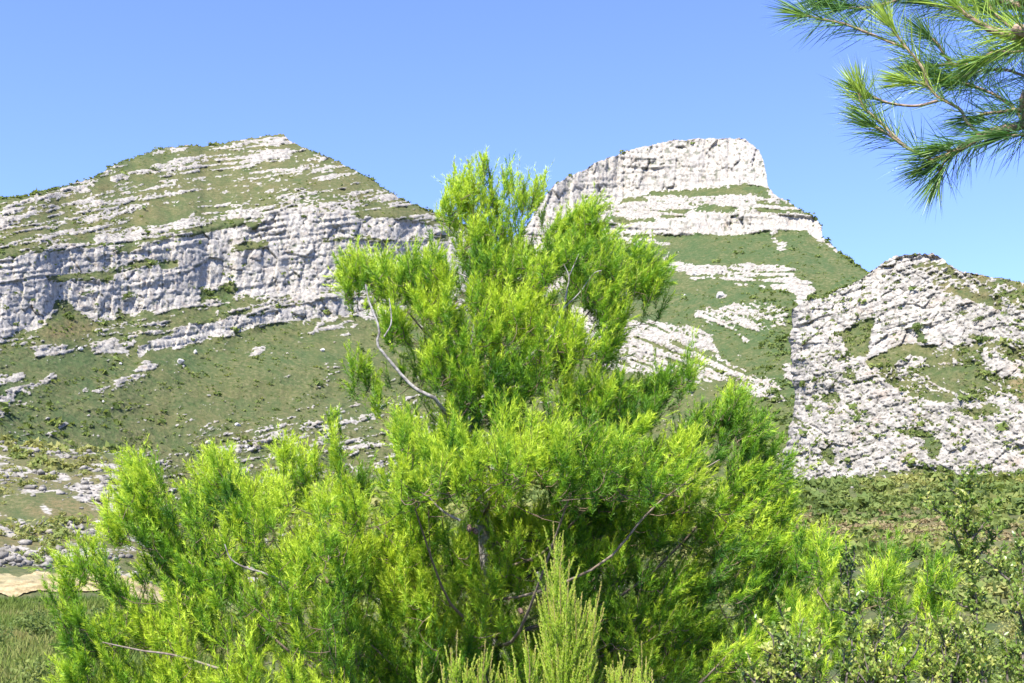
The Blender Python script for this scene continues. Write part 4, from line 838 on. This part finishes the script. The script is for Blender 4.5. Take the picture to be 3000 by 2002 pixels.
# ------------------------------------------------------------------ tree heath in front of the pine
def heath(loc, label, stems, D):
    base_ = np.array([*loc, 0.]); base_[2] = float(gz(base_[:1], base_[1:2])[0])
    root = empty('heath_shrub', Vector(base_), label, 'shrub', 'tree heaths in front of the pine')
    for (x, y, x0, vig) in stems:
        tip = P(x, y, D + rng.uniform(-.12, .12)); low = P(x0, 2150, D + rng.uniform(-.1, .1))
        path = smooth_path([base_ + rng.normal(size=3) * [.04, .04, 0], low * .5 + base_ * .5 + rng.normal(size=3) * .01, low, low * .45 + tip * .55 + rng.normal(size=3) * .012, tip], 34)
        mb = MB(); mb.tube(path, np.linspace(.005, .0009, 34), 5, np.linspace(0, 1, 34)); nb = MB()
        seg = np.linalg.norm(np.diff(path, axis=0), axis=1); cum = np.concatenate([[0], np.cumsum(seg)])
        axes = [(path, cum, 1.0, .40)]
        ns = int(54 * vig)
        for k in range(ns):
            f = rng.uniform(.36, .93); c0 = np.array([np.interp(f * cum[-1], cum, path[:, j]) for j in range(3)]); tl = cum[-1] * (1 - f)
            L2 = min(.20, .035 + tl * .42) * rng.uniform(.5, 1.1); d = unit(np.array([rng.normal() * .42, rng.normal() * .42, 1.25]))
            q = smooth_path([c0, c0 + d * L2 * .5 + [0, 0, .006], c0 + d * L2 + [0, 0, .03 * L2 / .1]], 5); cc = np.concatenate([[0], np.cumsum(np.linalg.norm(np.diff(q, axis=0), axis=1))])
            mb.tube(q, np.linspace(.0016, .0007, 5), 3, np.linspace(.5, 1, 5)); axes.append((q, cc, .8, .05))
        for q, cc, sc_, f0 in axes:
            n = int(cc[-1] * (1 - f0) * 1150); s = cc[-1] * (f0 + (1 - f0) * rng.random(n)); fr_ = s / cc[-1]
            b0 = np.stack([np.interp(s, cc, q[:, j]) for j in range(3)], -1); tg = unit(np.stack([np.interp(s, cc, np.gradient(q[:, j])) for j in range(3)], -1))
            u = unit(np.cross(tg, rng.normal(size=(n, 3)))); nd = unit(tg * .85 + u * rng.uniform(.4, .9, n)[:, None])
            L_ = (.0125 * (1.0 - .55 * fr_ ** 2) * rng.uniform(.7, 1.2, n))[:, None]; w_ = unit(np.cross(nd, rng.normal(size=(n, 3)))) * .0018
            V = np.stack([b0 - w_, b0 + w_, b0 + nd * L_], 1).reshape(-1, 3)
            nb.add(V, np.arange(3 * n).reshape(-1, 3), np.repeat(np.clip(.30 + .55 * np.maximum(0, (fr_ - .5)) * 2 * (.6 + .8 * rng.random(n)) * (1 if q is path else .75) + rng.normal(size=n) * .08, 0, 1), 3))
        st = mb.build('stem', M_HTWIG, root); o = nb.build('leaves', M_HEATH, st)
        o.data.transform(__import__('mathutils').Matrix.Translation(-Vector(root.location)))
hz = P(1630, 2150, 4.6)
heath((hz[0], hz[1]), 'upright yellow-green tree heath with tall feathery spires at bottom centre', [(1621, 1528, 1640, 1.4), (1650, 1585, 1650, 1.2), (1595, 1620, 1630, 1.0), (1668, 1640, 1660, .9), (1640, 1660, 1645, 1.0), (1600, 1700, 1620, .9),
      (1762, 1705, 1700, 1.1), (1705, 1735, 1680, 1.0), (1683, 1735, 1670, .8), (1770, 1780, 1720, .9), (1730, 1760, 1700, 1.0), (1745, 1820, 1720, .8), (1620, 1750, 1630, 1.0), (1660, 1790, 1650, 1.0)], 4.6)
hz = P(1880, 2200, 4.5)
heath((hz[0], hz[1]), 'short heath sprigs at the right of the tall spires, bottom edge', [(1880, 1880, 1840, .9), (1893, 1925, 1850, .8), (1830, 1925, 1820, .8), (1795, 1935, 1800, .7), (1860, 1960, 1840, .8), (1910, 1960, 1880, .6)], 4.5)
hz = P(1380, 2200, 4.5)
heath((hz[0], hz[1]), 'row of low heath sprigs left of the tall spires, bottom edge', [(1340, 1848, 1345, .8), (1320, 1900, 1330, .7), (1422, 1875, 1400, .9), (1445, 1895, 1430, .7), (1535, 1848, 1520, .9), (1505, 1920, 1500, .8), (1570, 1890, 1560, .9), (1237, 1928, 1260, .7), (1290, 1940, 1300, .6), (1370, 1930, 1370, .7), (1400, 1940, 1400, .7), (1480, 1940, 1480, .6)], 4.5)

# ------------------------------------------------------------------ broad-leaved evergreen shrubs at the right
def leafy(label, basepx, stems, D, leaf=.021, tone=.50, dens=1.0, warm=.15):
    q0 = P(basepx, 2150, D); base_ = np.array([q0[0], q0[1], float(gz(q0[:1], q0[1:2])[0])])
    root = empty('leafy_shrub', Vector(base_), label, 'shrub', 'evergreen shrubs at the lower right')
    for st_ in stems:
        pts, wid = st_[0], st_[1]; t0 = st_[2] if len(st_) > 2 else tone
        pp = [P(x, y, D + rng.uniform(-.05, .05)) for x, y in pts]
        if pts[0][1] > 1995: pp = [base_ + rng.normal(size=3) * [.05, .05, 0]] + pp
        path = smooth_path(pp, 36); cum = np.concatenate([[0], np.cumsum(np.linalg.norm(np.diff(path, axis=0), axis=1))])
        mb = MB(); mb.tube(path, np.linspace(.006, .0015, 36), 5, .0); nb = MB(); Lt = cum[-1]; f0 = 0.0 if pts[0][1] <= 1995 else .35
        twigs = [(path[int(36 * f0):], .5)]
        for k in range(int(Lt * (1 - f0) * 42 * dens)):
            f = f0 + (1 - f0) * rng.random() * .97; c0 = np.array([np.interp(f * Lt, cum, path[:, j]) for j in range(3)]); ls = wid * D / FPX * rng.uniform(.35, 1.0) * (1.1 - .6 * f)
            d = unit(np.array([rng.normal() * .9, rng.normal() * .9, .55 + rng.random() * .5])); q = smooth_path([c0, c0 + d * ls * .55, c0 + d * ls + [0, 0, .012]], 4)
            mb.tube(q, np.linspace(.0018, .0008, 4), 3, .2); twigs.append((q, 1))
        for q, dn in twigs:
            cc = np.concatenate([[0], np.cumsum(np.linalg.norm(np.diff(q, axis=0), axis=1))]); n = max(5, int(cc[-1] * 260 * dn)); s = cc[-1] * rng.random(n)
            b0 = np.stack([np.interp(s, cc, q[:, j]) for j in range(3)], -1); tg = unit(q[-1] - q[0]); nd = unit(tg * .5 + unit(rng.normal(size=(n, 3))) + [0, 0, .3])
            si = unit(np.cross(nd, rng.normal(size=(n, 3)))); up = np.cross(si, nd); L_ = (leaf * rng.uniform(.6, 1.2, n))[:, None]; w_ = L_ * .30
            a0 = b0; mid1 = b0 + nd * L_ * .45 + si * w_ + up * w_ * .35; mid2 = b0 + nd * L_ * .45 - si * w_ + up * w_ * .35; e = b0 + nd * L_; m0 = b0 + nd * L_ * .8 
            V = np.stack([a0, mid1, e, mid2], 1).reshape(-1, 3); i = np.arange(n)[:, None] * 4
            tb_ = np.clip(t0 + rng.normal() * .12 + rng.normal(size=n) * .12 + (rng.random() < warm) * .45, 0, 1)
            nb.add(V, np.concatenate([i + [0, 1, 2], i + [0, 2, 3]]), np.repeat(tb_, 4))
        s_ = mb.build('stem', M_DTWIG, root); o = nb.build('leaves', M_LEAF, s_)
        o.data.transform(__import__('mathutils').Matrix.Translation(-Vector(root.location)))
leafy('tall slender evergreen shrub whose topmost sprig reaches the pale rocks at right', 2850,
      [([(2850, 2060), (2855, 1900), (2862, 1780), (2850, 1680), (2838, 1580), (2830, 1500), (2842, 1420), (2850, 1355)], 52), ([(2846, 1640), (2836, 1560), (2838, 1470), (2846, 1380)], 44, .35), ([(2855, 1800), (2850, 1700), (2842, 1620)], 50, .4), ([(2838, 1560), (2790, 1520), (2740, 1495), (2700, 1465)], 40, .5), ([(2832, 1510), (2800, 1450), (2765, 1415)], 34, .5),
       ([(2838, 1590), (2880, 1540), (2915, 1490), (2935, 1465)], 38, .45), ([(2860, 1700), (2830, 1640), (2790, 1560), (2770, 1530)], 50, .55), ([(2858, 1780), (2820, 1775), (2780, 1745), (2740, 1740)], 36, .4), ([(2856, 1640), (2900, 1590), (2940, 1550)], 40, .45), ([(2830, 1480), (2815, 1430), (2822, 1390)], 30)], 5.4, dens=2.2, leaf=.022, tone=.5)
leafy('spreading evergreen shrub with forked bare stems against the right edge of frame', 3020,
      [([(3010, 2060), (3005, 1880), (2985, 1780), (2955, 1700), (2930, 1630), (2945, 1590)], 60, .5), ([(3005, 1800), (3000, 1700), (2990, 1620), (2975, 1590)], 60, .4), ([(2955, 1700), (2910, 1660), (2880, 1640)], 40, .6), ([(3060, 2000), (3050, 1850), (3040, 1700)], 80), ([(2990, 1800), (2960, 1790), (2910, 1800)], 50, .5),
       ([(2960, 2060), (2950, 1920), (2940, 1850)], 90, .5), ([(2900, 2060), (2890, 1960), (2870, 1850), (2860, 1800)], 80, .55), ([(3000, 2060), (2985, 1960), (2975, 1860)], 80, .5), ([(2860, 1960), (2810, 1930), (2790, 1900)], 60, .55)], 5.0, dens=1.5)
leafy('dark glossy upright evergreen spire in front of the small pine', 2490,
      [([(2500, 2060), (2496, 1860), (2490, 1760), (2482, 1670), (2478, 1585)], 42, .12), ([(2494, 1800), (2520, 1770), (2545, 1745)], 26, .2), ([(2494, 1800), (2460, 1785), (2435, 1790)], 26, .2), ([(2545, 2020), (2590, 1850), (2570, 1760)], 34, .2), ([(2490, 1700), (2500, 1650), (2505, 1620)], 30, .12), ([(2484, 1720), (2465, 1690), (2462, 1650)], 30, .12)], 5.2, warm=.04, dens=1.7)
low = []
for k in range(30):
    x = 2180 + 660 * rng.random(); top = 1900 - 110 * rng.random() + 60 * (x < 2300); low.append(([(x + rng.normal() * 30, 2080), (x + rng.normal() * 20, 2000), (x + rng.normal() * 20, (top + 2000) / 2), (x + rng.normal() * 30, top)], 60, float(rng.uniform(.35, .75))))
leafy('low mass of pale yellow-green evergreen leaves along the bottom right edge', 2500, low, 4.8, dens=1.5, warm=.18)
leafy('sparse pale-leaved stalks with bare twigs left of the dark glossy spire', 2270,
      [([(2250, 2060), (2270, 1900), (2240, 1840), (2210, 1810)], 40, .7), ([(2320, 2060), (2310, 1880), (2290, 1800), (2275, 1760)], 40, .65), ([(2380, 2060), (2400, 1900), (2410, 1850)], 50, .6)], 4.9, warm=.4)
